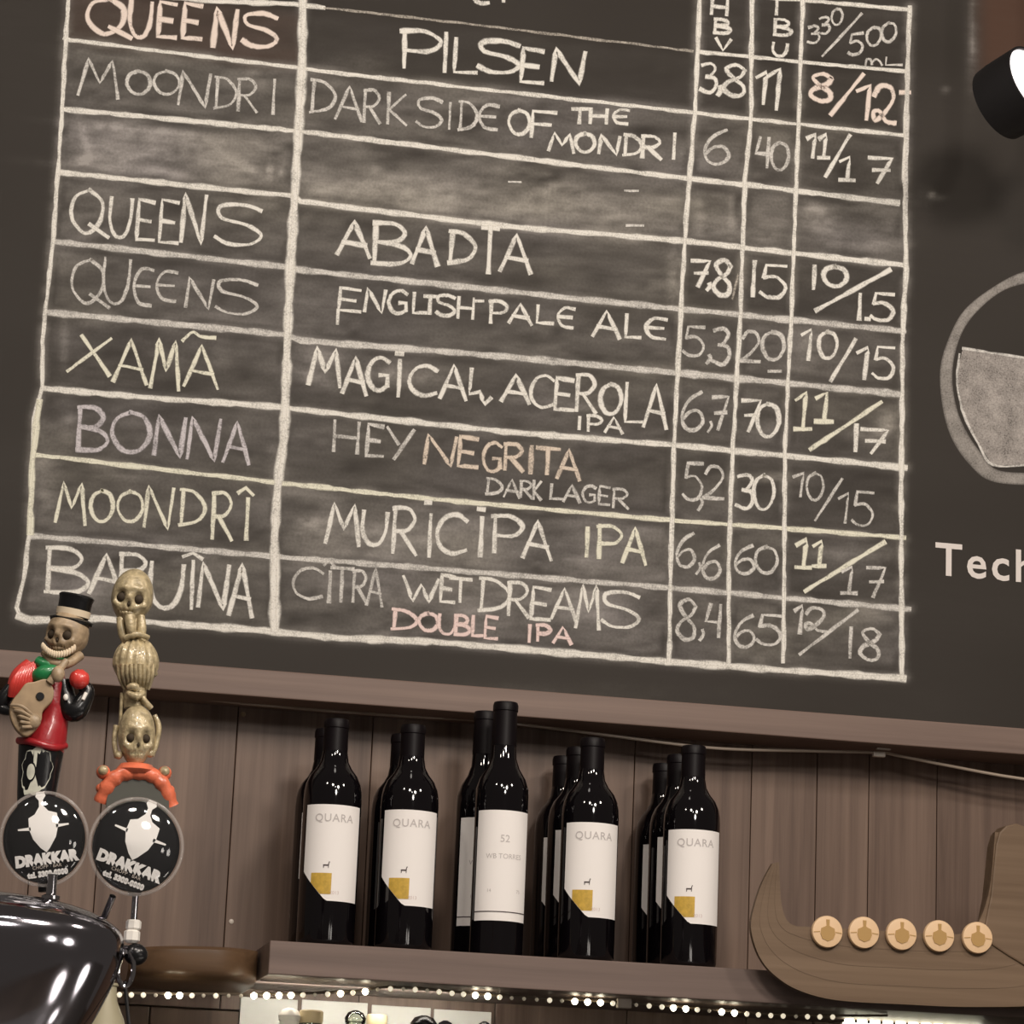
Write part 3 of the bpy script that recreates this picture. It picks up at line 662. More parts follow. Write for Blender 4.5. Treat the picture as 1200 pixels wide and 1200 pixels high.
W('F', [('6', 253, 312, 948, 1047), ('5', 318, 387, 948, 1042)], 4.6, 'chalk_pale')
W('F', [('1', 428, 452, 923, 1007), ('z', 458, 522, 928, 1002), ('/', 443, 612, 938, 1067)], 4.6, 'chalk_pale')
W('F', [('I', 583, 600, 988, 1077), ('8', 618, 682, 988, 1087)], 4.6, 'chalk_pale')

# drawing of a round glass and the painted word at the right
def fill(name, outer, m, inner=None, y=-.0004):
    mb = MB()
    if inner:
        n = len(outer); vs = [P(*p, y) for p in outer] + [P(*p, y) for p in inner]
        mb.add(vs, [(i, i + 1, n + i + 1, n + i) for i in range(n - 1)]); uv = [(0, .5)] * (2 * n)
        uv = [(i / n, .12) for i in range(n)] + [(i / n, .88) for i in range(n)]
    else:
        n = len(outer); mb.add([P(*p, y) for p in outer], [tuple(range(n))]); uv = [(0, .5)] * n
    return build_chalk(name, mb, uv, m)
def R7(pts): return [(1080 + a / 3, 300 + b / 3) for a, b in pts]
outer = R7([(700, 55), (520, 30), (360, 55), (250, 110), (150, 190), (95, 290), (65, 400), (75, 540), (110, 650), (170, 735), (240, 790), (360, 805), (520, 800), (700, 770)])
inner = R7([(690, 105), (520, 78), (360, 98), (270, 132), (180, 212), (130, 300), (108, 420), (125, 540), (165, 630), (215, 700), (262, 750), (360, 762), (520, 758), (690, 725)])
M['chalk_ring'] = chalk('chalk_ring', (.44, .41, .38), lo=.25, soft=.45)
fill('chalk_ring', catmull(outer, 5), 'chalk_ring', catmull(inner, 5))
fill('chalk_fill', R7([(145, 325), (240, 340), (360, 358), (520, 372), (690, 385), (690, 690), (520, 728), (360, 735), (250, 735), (200, 660), (150, 560), (128, 450), (132, 380)]), 'chalk_paint')
mbx = MB(); uvx = []
ribbon(mbx, uvx, dens(R7([(145, 325), (240, 340), (360, 358), (520, 372)])), 3.5); ribbon(mbx, uvx, catmull(R7([(133, 345), (125, 450), (150, 560), (200, 660), (250, 735), (360, 735)]), 5), 3)
build_chalk('chalk_outline', mbx, uvx, 'chalk_pale')
M['sign_paint'] = mat('sign_paint', (.78, .72, .68), .8)
vs, fs = text_mesh('Tech', .0655, bold=.0009, space=1.16)
x0 = min(v[0] for v in vs); z0 = min(v[1] for v in vs)
o0 = P(1096, 674, -.0006)
mb = MB(); mb.add([(o0.x + a - x0, -.0006, o0.z + (b_ - z0)) for a, b_ in vs], fs); mb.build('painted_lettering', M['sign_paint'], board)

# ================================================================== TUBE LIGHT under the beam
pts = [(60, 797), (100, 801), (210, 815), (293, 825), (427, 836), (560, 844), (610, 849), (700, 860), (800, 873), (860, 878), (945, 880), (1030, 882), (1050, 885), (1110, 897), (1200, 913), (1320, 925), (1400, 920)]
yk = -.022
pp = [P(u, v, yk + (.02 if u < 590 else 0)) for u, v in catmull(pts, 4)]
mb = MB(); mb.tube(pp, .0021, 8); rope = mb.build('light_rope', M['cable'], smooth=True, origin=pp[0])
tag(rope, 'thin unlit light rope strung just below the beam above the bottles', 'rope light')
mb = MB(); a = P(1033, 880, yk); mb.box(a.x - .008, a.x + .012, yk - .006, yk + .002, a.z + .001, a.z + .007); mb.box(a.x - .013, a.x + .004, yk - .006, yk + .002, a.z - .009, a.z - .002)
mb.build('cable_clip', M['clip'], rope, bevel=.001)
for u, v, mm in ((285, 837, 'redl'), (271, 1080, 'white')):
    a = P(u, v, .03); mb = MB(); mb.lathe([(.0035, 0), (.003, .0015), (.001, .002)], (a.x, .0302, a.z), (0, -1, 0), 12)
    mb.build('screw', M['clip'] if mm == 'white' else M['tan'], wall, smooth=True)

# ================================================================== WINE BOTTLES
ZS = -.382
def cyl_pt(r, ang, z): return (r * math.sin(ang), -r * math.cos(ang), z)
def wrap_text(s, size, r, angc, z, bold=0.0, space=1.0):
    vs, fs = text_mesh(s, size, bold, space); return [cyl_pt(r, angc + x / r, z + y) for x, y in vs], fs
def label_mesh(r, z0, z1, a0, a1, cut=None):
    """paper wrapped round the bottle; cut = (fraction of width, height) removed at the lower left"""
    mb = MB(); n = 18; vs = []
    for i in range(n + 1):
        t = i / n; a = a0 + (a1 - a0) * t
        zb_ = z0 + (cut[1] * max(0, 1 - t / cut[0]) if cut else 0)
        vs += [cyl_pt(r, a, zb_), cyl_pt(r, a, z1)]
    mb.add(vs, [(2 * i, 2 * i + 2, 2 * i + 3, 2 * i + 1) for i in range(n)]); return mb
def make_bottle(kind):
    root = empty('wine_bottle', (0, 0, 0)); r = .0358
    if kind == 'quara':
        H = .284; prof = [(.030, 0), (.034, .002), (r, .006), (r + .0006, .182), (r, .193), (.0342, .202), (.0300, .212), (.0228, .221), (.0178, .230), (.0156, .242), (.0148, .262), (.0146, .282)]
        z0, z1 = .053, .172; cut = (.42, .036)
    else:
        H = .322; prof = [(.030, 0), (.034, .002), (r, .006), (r, .198), (.0345, .210), (.029, .224), (.021, .237), (.0165, .250), (.0150, .272), (.0146, .320)]
        r = .0335; prof = [(min(a, r) if a > .03 else a, h) for a, h in prof]; z0, z1 = .042, .180; cut = None
    mb = MB(); mb.lathe(prof, (0, 0, 0), n=40); mb.build('glass_body', M['bottle'], root, smooth=True)
    mb = MB(); hc = H - .056
    mb.lathe([(.0158, hc), (.0154, hc + .03), (.0152, H - .012), (.0162, H - .011), (.0162, H - .004), (.015, H), (.006, H + .0005)], (0, 0, 0), n=28)
    mb.build('capsule', M['capsule'], root, smooth=True)
    ha = math.radians(62 if kind == 'quara' else 64); rl = r + .0012
    lb = label_mesh(rl, z0, z1, -ha, ha, cut).build('paper_label', M['paper'], root, smooth=True)
    if kind == 'quara':
        v, f = wrap_text('QUARA', .0138, rl + .0004, 0, z1 - .017, .0001, 1.1); mb = MB(); mb.add(v, f); mb.build('label_print', M['ink'], lb)
        # golden square, lower left, trimmed by the cut corner
        w_ = 2 * ha; n = 8; vs = []
        f0, f1 = .17, .50
        for i in range(n + 1):
            t = f0 + (f1 - f0) * i / n; a = -ha + w_ * t
            zb_ = max(z0 + .008, z0 + cut[1] * max(0, 1 - t / cut[0]) + .0006)
            vs += [cyl_pt(rl + .0004, a, zb_), cyl_pt(rl + .0004, a, z0 + .034)]
        mb = MB(); mb.add(vs, [(2 * i, 2 * i + 2, 2 * i + 3, 2 * i + 1) for i in range(n)]); mb.build('gold_patch', M['gold'], lb)
        # small llama-like animal drawn above the patch
        an = [(-4, 0), (-4, 3.4), (-4.6, 4.2), (-3.5, 5), (2.4, 5), (3.4, 8.4), (3.9, 9.4), (5.4, 8.2), (4.2, 7.7), (3.8, 3.6), (3.6, 0), (2.9, 0), (2.6, 3), (-2.6, 3), (-3.2, 0)]
        mb = MB(); mb.add([cyl_pt(rl + .0004, -.20 + x * .0009 / rl, z0 + .040 + y * .0009) for x, y in an], [tuple(range(len(an)))]); mb.build('label_print', M['ink_dark'], lb)
        v, f = wrap_text('2013', .006, rl + .0004, .12, z0 + .010, 0); mb = MB(); mb.add(v, f); mb.build('label_print', M['pinkish'], lb)
    else:
        mb = MB()
        for s_, sz, a, z in (('52', .013, .02, z1 - .036), ('WB TORRES', .0088, .02, z1 - .058), ('14', .006, -.5, z0 + .037), ('75', .006, .62, z0 + .037)):
            mb = MB(); v, f = wrap_text(s_, sz, rl + .0004, a, z); mb.add(v, f); mb.build('label_print', M['ink'], lb)
        label_mesh(rl + .0004, z0 + .0105, z0 + .0118, -ha, ha).build('label_rule', M['ink_dark'], lb)
    return root
def copy_tree(o, parent=None):
    c_ = o.copy(); COL.objects.link(c_); c_.parent = parent
    for ch in [x for x in list(bpy.data.objects) if x.parent == o]: copy_tree(ch, c_)
    return c_
pq = make_bottle('quara'); pt_ = make_bottle('tall'); used = set()
Y1, Y2, Y3 = -.177, -.098, -.018
spots = [
 ('quara', 393, 880, Y1, -2, 'dark wine bottle with cut-corner label, leftmost of the front row'),
 ('quara', 483, 885, Y1, -3, 'dark wine bottle with cut-corner label, second from the left in the front row'),
 ('tall', 592, 845, Y1, -2, 'tallest wine bottle at the front with a plain rectangular white label'),
 ('quara', 694.5, 875, Y1, -3, 'dark wine bottle with cut-corner label, directly right of the tall bottle'),
 ('quara', 813, 880, Y1, -5, 'dark wine bottle with cut-corner label, rightmost of the front row'),
 ('quara', 382.5, 882, Y2, 9, 'dark wine bottle hidden behind the leftmost front bottle'),
 ('quara', 471.5, 887, Y2, 24, 'dark wine bottle hidden behind the second front bottle from the left'),
 ('tall', 569, 855, Y2, 4, 'tall wine bottle with a shaded rectangular label behind the front tall bottle'),
 ('quara', 678, 880, Y2, 5, 'dark wine bottle in the middle of the file of three right of the tall bottles'),
 ('quara', 662, 885, Y3, 10, 'dark wine bottle rearmost in the file of three right of the tall bottles'),
 ('quara', 796, 885, Y2, 5, 'dark wine bottle in the middle of the rightmost file of three'),
 ('quara', 779, 890, Y3, 5, 'dark wine bottle rearmost in the rightmost file of three')]
for kind, u, v, y, rz, lab in spots:
    src = pq if kind == 'quara' else pt_
    if kind in used: o = copy_tree(src)
    else: o = src; used.add(kind)
    a = P(u, v, y); o.location = (a.x, y, ZS); o.rotation_euler = (0, 0, math.radians(rz))
    tag(o, lab, 'bottle', 'wine bottles on the wall shelf')

# ================================================================== WOODEN SHIP with round shields
YS = -.262
def SP(pts, y=YS): return [(P(u, v, y).x, P(u, v, y).z) for u, v in pts]
o0 = P(1010, 1150, YS); ship = empty('wooden_ship', (o0.x, YS, P(1010, 1186, YS).z))
tag(ship, 'tan wooden longship ornament with five round shields at the right end of the shelf', 'ship ornament')
# hull strakes: bands between gunwale and keel
def hull_band(t0, t1, y, mname, nm):
    top = catmull([(905, 1012), (893, 1035), (884, 1062), (880, 1084), (884, 1106), (893, 1126), (908, 1143), (935, 1160), (980, 1172), (1060, 1177), (1140, 1180), (1230, 1176), (1290, 1150), (1330, 1100), (1345, 1040), (1340, 1000)], 5)
    inn = catmull([(913, 1010), (914, 1035), (916, 1060), (922, 1078), (932, 1085), (945, 1086), (960, 1087), (985, 1088), (1010, 1090), (1040, 1091), (1070, 1093), (1100, 1094), (1128, 1094), (1146, 1082), (1160, 1040), (1166, 975)], 5)
    k = len(top); lo = [(inn[i][0] + (top[i][0] - inn[i][0]) * t0, inn[i][1] + (top[i][1] - inn[i][1]) * t0) for i in range(k)]
    hi = [(inn[i][0] + (top[i][0] - inn[i][0]) * t1, inn[i][1] + (top[i][1] - inn[i][1]) * t1) for i in range(k)]
    mb = MB(); vs = []; fs = []
    yy = y
    for (a, b_) in zip(lo, hi):
        A = P(*a, yy); B = P(*b_, yy)
        vs += [(A.x, yy, A.z), (B.x, yy, B.z), (B.x, yy + .008, B.z), (A.x, yy + .008, A.z)]
    for i in range(k - 1):
        for j in range(4): fs.append((4 * i + j, 4 * i + (j + 1) % 4, 4 * i + 4 + (j + 1) % 4, 4 * i + 4 + j))
    fs += [(0, 1, 2, 3), tuple(4 * (k - 1) + j for j in (3, 2, 1, 0))]
    mb.add(vs, fs); return mb.build(nm, M[mname], ship)
for i in range(4): hull_band(i / 4 - (.02 if i else 0), (i + 1) / 4 + .0, YS - .0005 * (3 - i), 'shipw', 'strake')
hull_band(0, .9, YS + .028, 'shipw', 'far_side')
mb = MB()
vlist = [(1164, 1010), (1166, 990), (1170, 976), (1178, 968), (1190, 965), (1203, 970), (1215, 985), (1240, 1060), (1280, 1110), (1230, 1150), (1180, 1120), (1150, 1100), (1160, 1050)]
mb.prism(SP(vlist, YS), YS - .004, YS + .030); mb.build('prow', M['shipw'], ship, bevel=.002)
mb = MB()
mb.prism(SP([(985, 1160), (1230, 1172), (1230, 1182), (985, 1168)], YS), YS + .006, YS + .030); mb.build('keel', M['shipw'], ship)
for (u, v) in ((969, 1092), (1012, 1093), (1056, 1095), (1100, 1097), (1145, 1099)):
    a = P(u, v, YS - .006); mb = MB()
    R_ = .0200
    mb.lathe([(R_, 0), (R_, .004), (R_ * .96, .0055), (R_ * .80, .0060), (.004, .0066)], (a.x, YS - .0035, a.z), (0, -1, 0), 32)
    sh = mb.build('round_shield', M['shieldo'], ship, smooth=True)
    yb = YS - .0035 - .0066
    mb = MB(); poly = [(-.0095, -.003), (-.0085, .004), (-.004, .006), (-.0018, .0075), (-.0022, .015), (.0022, .015), (.0018, .0075), (.004, .006), (.0085, .004), (.0095, -.003), (.007, -.009), (0, -.012), (-.007, -.009)]
    mb.prism([(a.x + x, a.z + z) for x, z in poly], yb - .0006, yb + .001)
    mb.prism([(a.x + x, a.z + z) for x, z in ((-.018, -.0008), (-.010, .0002), (-.010, -.0012), (-.018, -.0016))], yb + .0000, yb + .001)
    mb.prism([(a.x + x, a.z + z) for x, z in ((.018, -.0008), (.010, .0002), (.010, -.0012), (.018, -.0016))], yb + .0000, yb + .001)
    mb.build('shield_emblem', M['shieldi'], sh)

# ================================================================== STRING LIGHTS below the shelf
ys = -.165
path = catmull([(60, 1160), (100, 1163), (160, 1164), (280, 1165), (360, 1164), (420, 1161), (450, 1157), (490, 1158), (540, 1163), (620, 1169), (720, 1174), (800, 1180), (900, 1188), (985, 1190), (1040, 1190)], 6)
pp = [P(u, v, ys) for u, v in path]
mb = MB(); mb.tube(pp, .0016, 6); sl = mb.build('string_lights', M['cable_dark'], smooth=True, origin=pp[0])
tag(sl, 'string of small warm fairy lights hanging under the bottle shelf', 'string lights')
acc = np.array(path); u = 70.0; k = 0
bm_ = {}
def bulb_mesh(r):
    mb = MB(); mb.lathe([(r * .35, r * .9), (r * .9, r * .45), (r, 0), (r * .8, -r * .6), (r * .3, -r)], (0, 0, 0), n=10); return mb
while u < 985:
    v = np.interp(u, acc[:, 0], acc[:, 1]); h = random.random()
    bright = 'bulb_on' if (h < .20 or 283 < u < 350 or 545 < u < 575 or 670 < u < 705) else ('bulb_mid' if h < .68 else 'bulb_low')
    r = {'bulb_on': .0038, 'bulb_mid': .0032, 'bulb_low': .0027}[bright] * random.uniform(.92, 1.1)
    key = bright
    a = P(u, v, ys)
    if key not in bm_:
        o = bulb_mesh(r).build('bulb', M[bright], sl, smooth=True); bm_[key] = o.data
    else:
        o = bpy.data.objects.new('bulb', bm_[key]); COL.objects.link(o); o.parent = sl
    o.location = (a.x - pp[0].x, -.001, a.z - .002 - pp[0].z)
    u += random.choice([13.5, 14, 14.5, 15]); k += 1
a = P(730, 1174, ys); mb = MB(); mb.box(a.x - .008, a.x + .010, ys - .006, ys + .004, a.z - .008, a.z + .004); mb.build('cable_clip', M['clip'], sl, bevel=.001)
# bright LED strip
a0 = P(988, 1186, -.05); a1 = P(1152, 1194, -.05)
led = empty('led_strip', (a0.x, -.05, a0.z - .02)); tag(led, 'glaring white LED strip under the shelf below the ship', 'led strip')
mb = MB(); mb.box(a0.x, a1.x, -.046, -.036, a1.z - .034, a1.z - .014); mb.build('backing_bar', M['white'], led, bevel=.001)
for row in range(3):
    for i in range(11):
        t = (i + .5) / 11; x = a0.x + (a1.x - a0.x) * t; z = a0.z + (a1.z - a0.z) * t - .002 - row * .0095 + (.002 if row == 0 else 0)
        if row == 0 and i == 0: z += .004
        mb = MB(); mb.ball((x, -.050, z), (.0070, .0045, .0092 if row == 0 else .0080), 10, 6); mb.build('led', M['led'], led, smooth=True)

# ================================================================== cards and jars below the shelf
cards = [((283, 1167), (350, 1172)), ((355, 1170), (432, 1176)), ((437, 1176), (506, 1182)), ((510, 1180), (577, 1188))]
clab = ['white card on the wall under the shelf, leftmost of four, nearest the beer tower', 'white card on the wall under the shelf, second from the left of four',
        'white card on the wall under the shelf, second from the right of four', 'white card on the wall under the shelf, rightmost of four']
for (p, q_), lb in zip(cards, clab):
    A = P(*p, .02); B = P(*q_, .02); mb = MB(); mb.box(A.x, B.x, .0262, .0296, (A.z + B.z) / 2 - .10, (A.z + B.z) / 2)
    o = mb.build('white_card', M['card'], bevel=.0008); tag(o, lb, 'card', 'white cards under the shelf')
ZC = -.60
mb = MB(); mb.box(X0, X1, -.45, .027, ZC - .04, ZC); o = mb.build('back_counter', M['plaster'], bevel=.003); tag(o, 'dark stone back counter below the wall shelf, carrying the jars', 'counter')
mb = MB(); mb.box(X0 + .01, X1 - .01, -.42, .027, -1.45, ZC - .04); o = mb.build('back_cabinet', M['under'], bevel=.003); tag(o, 'brown wooden cabinet carrying the back counter', 'cabinet')
def jar(u, v, r, lidm, lab, y=-.10, name='glass_jar', bodym='jarglass', liddome=False):
    a = P(u, v, y); root = empty(name, (a.x, y, ZC)); H = a.z - ZC
    mb = MB(); mb.lathe([(r * .9, 0), (r, .004), (r, H - .05), (r * .96, H - .032), (r * .75, H - .022), (r * .72, H - .014)], (a.x, y, ZC), n=28); mb.build('body', M[bodym], root, smooth=True)
    mb = MB()
    if liddome: mb.lathe([(r * .8, H - .016), (r * .86, H - .010), (r * .6, H - .003), (r * .2, H)], (a.x, y, ZC), n=24)
    else: mb.lathe([(r * .86, H - .016), (r * .90, H - .013), (r * .90, H - .002), (r * .8, H)], (a.x, y, ZC), n=24)
    mb.build('lid', M[lidm], root, smooth=True); tag(root, lab, 'jar'); return root
jar(340, 1181, .017, 'white', 'round white-topped container below the shelf, in front of the leftmost card', liddome=True, bodym='white', name='white_container')
jar(365, 1184, .017, 'cap_cream', 'glass jar with a flat cream lid just right of the round white container')
jar(417, 1184, .016, 'jarglass', 'clear glass jar with a rounded glass stopper between the two cream-lidded jars', liddome=True)
jar(442, 1189, .015, 'cap_cream', 'glass jar with a flat cream lid right of the clear stoppered jar', y=-.06)
jar(497, 1190, .020, 'black', 'dark jar with a rounded black lid in front of the third card', liddome=True, bodym='black', name='dark_jar')
jar(522, 1196, .014, 'black', 'low black-lidded jar beside the rounded dark jar', liddome=True, bodym='black', name='dark_jar', y=-.06)
jar(568, 1197, .012, 'black', 'small black-topped jar in front of the rightmost card', liddome=True, bodym='black', name='dark_jar')
# pale cream bottle beside the tower
a = P(126, 1152, -.30); H = a.z - ZC
mb = MB(); mb.lathe([(.040, 0), (.042, .006), (.036, H * .45), (.022, H * .72), (.013, H * .86), (.011, H * .97), (.013, H * .98), (.013, H)], (a.x, -.30, ZC), n=32)
o = mb.build('cream_flask', M['cream'], smooth=True); tag(o, 'pale cream tapering flask just right of the chrome tower, below the nozzle', 'flask')

# ================================================================== SPOTLIGHT at the upper right
yl = -.30
ax = Vector((.492, -.831, .255)).normalized(); r = .054
o_ = P(1211, 97, yl)
spot = empty('spotlight', o_); tag(spot, 'black cylindrical spotlight with a glowing white face at the upper right edge', 'spotlight')
mb = MB(); mb.lathe([(r * .80, -.066), (r * .97, -.062), (r * 1.0, -.045), (r, -.004), (r, .003), (r * .94, .003), (r * .93, -.002)], o_, ax, 56); mb.build('lamp_body', M['blackm'], spot, smooth=True)
mb = MB(); mb.lathe([(r * .93, .0), (r * .80, .0050), (r * .5, .009), (r * .1, .0105)], o_, ax, 56); mb.build('lamp_diffuser', M['lamp_lit'], spot, smooth=True)
mb = MB(); q0 = o_ - ax * .050
xa = o_.x + .085
mb.tube([q0, Vector((xa - .02, q0.y + .01, q0.z + .015)), Vector((xa, q0.y + .02, q0.z + .06)), Vector((xa, q0.y + .02, 1.36)), Vector((xa, q0.y + .05, 1.40)), Vector((xa, -.010, 1.40))], .0038, 12)
mb.lathe([(.030, 0), (.030, .012), (.024, .015)], (xa, -.003, 1.40), (0, -1, 0), 24); mb.build('mounting_arm', M['blackm'], spot, smooth=True)

# ================================================================== BEER TOWER
YT = -1.35
K = 1 / 1400.0                                      # metres per photo pixel at the tower
ctr = P(-110, 1085, YT); ZF = -1.0
tower = empty('beer_tower', (ctr.x, YT, ZF)); tag(tower, 'polished chrome domed beer tower at the lower left corner', 'beer tower')
prof = [(.02, 45), (.40, 43), (.66, 37), (.84, 26), (.95, 12), (.99, 0), (1.0, -14), (.995, -30), (.97, -50), (.93, -74), (.885, -98), (.83, -122), (.76, -146), (.66, -170), (.50, -192), (.34, -205)]
prof = catmull(prof, 4); NS = 160; TA, TB = 251 * K, 128 * K
mb = MB(); vs = []
for sc, h in prof:
    for i in range(NS):
        t = 2 * PI * i / NS; c_, s_ = math.cos(t), math.sin(t); e_ = 2 / 2.9
        vs.append((ctr.x + TA * sc * math.copysign(abs(c_) ** e_, c_), YT + TB * sc * math.copysign(abs(s_) ** e_, s_), ctr.z + h * K))
fs = [(j * NS + i, j * NS + (i + 1) % NS, (j + 1) * NS + (i + 1) % NS, (j + 1) * NS + i) for j in range(len(prof) - 1) for i in range(NS)]
fs += [tuple(range(NS)), tuple(reversed(range((len(prof) - 1) * NS, len(prof) * NS)))]
mb.add(vs, fs); mb.build('dome', M['gunmetal'], tower, smooth=70)
mb = MB(); mb.lathe([(.075, 0), (.075, .012), (.056, .02), (.053, ctr.z - 200 * K - ZF + .01)], (ctr.x, YT, ZF), n=48); mb.build('column', M['chrome'], tower, smooth=True)
mb = MB(); mb.box(-1.6, 1.2, -2.05, -1.10, ZF - .05, ZF); o = mb.build('bar_counter', M['plaster'], bevel=.004); tag(o, 'dark bar counter carrying the chrome beer tower', 'counter')
mb = MB(); mb.box(-1.58, 1.18, -2.02, -1.13, -1.45, ZF - .05); mb.build('counter_base', M['under'], o)

def faucet(u, v, yy, nm='faucet'):
    """tap body: stem, two white collars, black valve, chrome spout loop"""
    a = P(u, v, yy); X = a.x; Zt = a.z
    mb = MB(); mb.tube([(X, yy, Zt + 26 * K), (X, yy, Zt - 2 * K)], 4 * K, 12)
    f = mb.build(nm, M['chrome'], tower, smooth=True)
    mb = MB(); mb.lathe([(7 * K, 6 * K), (9 * K, 4 * K), (9 * K, -4 * K), (7 * K, -6 * K)], (X, yy, Zt - 8 * K), n=8)
    mb.lathe([(6 * K, 8 * K), (9.5 * K, 5 * K), (9.5 * K, -5 * K), (6 * K, -8 * K)], (X - 1 * K, yy, Zt - 21 * K), n=8); mb.build('collar', M['white'], f)
    mb = MB(); mb.ball((X + 5 * K, yy, Zt - 42 * K), (14 * K, 12 * K, 13 * K), 16, 10); mb.build('valve', M['black'], f, smooth=True)
    mb = MB(); c0 = (X - 6 * K, yy - 8 * K, Zt - 60 * K)
    lp = [(c0[0] + 9 * K * math.cos(t), c0[1], c0[2] + 20 * K * math.sin(t)) for t in np.linspace(PI * .5, PI * 2.45, 22)]
    mb.tube(lp, 3 * K, 8); mb.build('spout', M['chrome'], f, smooth=True)
    mb = MB(); mb.tube([(X - 40 * K, yy + 20 * K, Zt - 36 * K), (X, yy, Zt - 40 * K)], 8 * K, 14); mb.build('shank', M['chrome'], f, smooth=True)
    return f
f1 = faucet(157, 1076, YT - .01)
mb = MB(); mb.tube([P(146, 1150, YT), P(149, 1180, YT), P(152, 1220, YT), P(150, 1300, YT)], 2.2 * K, 8); mb.build('drain_hose', M['blackm'], f1, smooth=True)
# hidden one for the left handle sits on the dome top
a = P(60, 1045, YT - .03); mb = MB(); mb.tube([(a.x, YT - .03, a.z - 20 * K), (a.x, YT - .03, a.z + 20 * K)], 6 * K, 14)
mb.lathe([(11 * K, 0), (11 * K, 4 * K), (6 * K, 6 * K)], (a.x, YT - .03, a.z - 9 * K), n=20); mb.build('faucet', M['chrome'], tower, smooth=True)
a = P(128, 1066, YT - .02)
mb = MB(); mb.tube([(a.x - 8 * K, YT, a.z - 20 * K), (a.x + 3 * K, YT - .02, a.z + 16 * K)], 4 * K, 12); mb.build('pin', M['chrome'], tower, smooth=True)

# ---- medallions
def medallion(root, u, v, ru, rv, roll, y):
    cpt = P(u, v, y); r = (ru + rv) / 2 * K; sx = ru / ((ru + rv) / 2)
    ca, sa = math.cos(roll), math.sin(roll)
    def T(x, z, dy=0): return (cpt.x + (x * ca - z * sa) * sx, y + dy, cpt.z + (x * sa + z * ca))
    n = 56
    def disc(rr, y0, y1):
        mb = MB(); c1 = [T(rr * math.cos(2 * PI * i / n), rr * math.sin(2 * PI * i / n), y0) for i in range(n)]
        c2 = [T(rr * math.cos(2 * PI * i / n), rr * math.sin(2 * PI * i / n), y1) for i in range(n)]
        mb.add(c1 + c2, [tuple(range(n)), tuple(range(n, 2 * n))] + [(i, (i + 1) % n, (i + 1) % n + n, i + n) for i in range(n)]); return mb
    md = disc(r * .90, 0, .004).build('medallion', M['black'], root)
    mb = MB(); mb.tube([T(r * .955 * math.cos(2 * PI * i / n), r * .955 * math.sin(2 * PI * i / n), 0) for i in range(n + 1)], r * .036, 10, caps=False)
    mb.build('clear_rim', M['acrylic2'], md, smooth=True)
    vs = []; fs = []; m_ = 7
    for j in range(m_):
        ph = PI / 2 * (j + 1) / m_ ; rr = r * .93 * math.sin(ph); dy = -.012 * math.cos(ph) - .003
        vs += [T(rr * math.cos(2 * PI * i / n), rr * math.sin(2 * PI * i / n), dy) for i in range(n)]
    vs.append(T(0, 0, -.015))
    for j in range(m_ - 1):
        for i in range(n): fs.append((j * n + i, j * n + (i + 1) % n, (j + 1) * n + (i + 1) % n, (j + 1) * n + i))
    for i in range(n): fs.append((i, (i + 1) % n, len(vs) - 1))
    mb = MB(); mb.add(vs, fs); mb.build('clear_lens', M['acrylic'], md, smooth=True)
    # emblem: shield with crest and crossed bar, unit = r
    e = [(-.30, .30), (-.16, .36), (-.05, .50), (-.045, .62), (-.11, .70), (-.08, .78), (.08, .78), (.11, .70), (.045, .62), (.05, .50), (.14, .40), (.32, .34), (.33, .12), (.25, -.12), (.10, -.32), (.02, -.40), (-.10, -.30), (-.24, -.12), (-.31, .08)]
    e = [(x * 1.02, z * 1.06 + .14) for x, z in e]
    mb = MB(); nn = len(e); mb.add([T(x * r, z * r, -.0008) for x, z in e] + [T(x * r, z * r, 0) for x, z in e], [tuple(range(nn))] + [(i, (i + 1) % nn, (i + 1) % nn + nn, i + nn) for i in range(nn)])
    for s in (-1, 1):
        mb.add([T(x * r, z * r, -.0008) for x, z in ((s * .28, .27), (s * .56, .26), (s * .56, .225), (s * .28, .20))], [(0, 1, 2, 3)])
    mb.build('emblem', M['print_white'], md)
    mb = MB()
    for s_, sz, z, bd, cw in (('DRAKKAR', .295, -.42, .024, 1.0), ('tel. 3300-0000', .150, -.72, .012, 1.0)):
        vs, fs = text_mesh(s_, sz * r, bd * r, cw); mb.add([T(a_, b_ + z * r, -.0008) for a_, b_ in vs], fs)
    mb.build('lettering', M['print_white'], md)
    mb = MB(); vs, fs = text_mesh('CHOPP · BAR', .10 * r, 0, 1.1); mb.add([T(a_, b_ - .575 * r, -.0008) for a_, b_ in vs], fs); mb.build('lettering', M['clip'], md)
    return md
def rimmat():
    m = bpy.data.materials.new('acrylic_rim'); m.use_nodes = True; b = m.node_tree.nodes['Principled BSDF']
    b.inputs['Base Color'].default_value = (.55, .50, .47, 1); b.inputs['Roughness'].default_value = .12; b.inputs['Alpha'].default_value = .30
    b.inputs['Specular IOR Level'].default_value = .9; return m
M['acrylic2'] = rimmat()

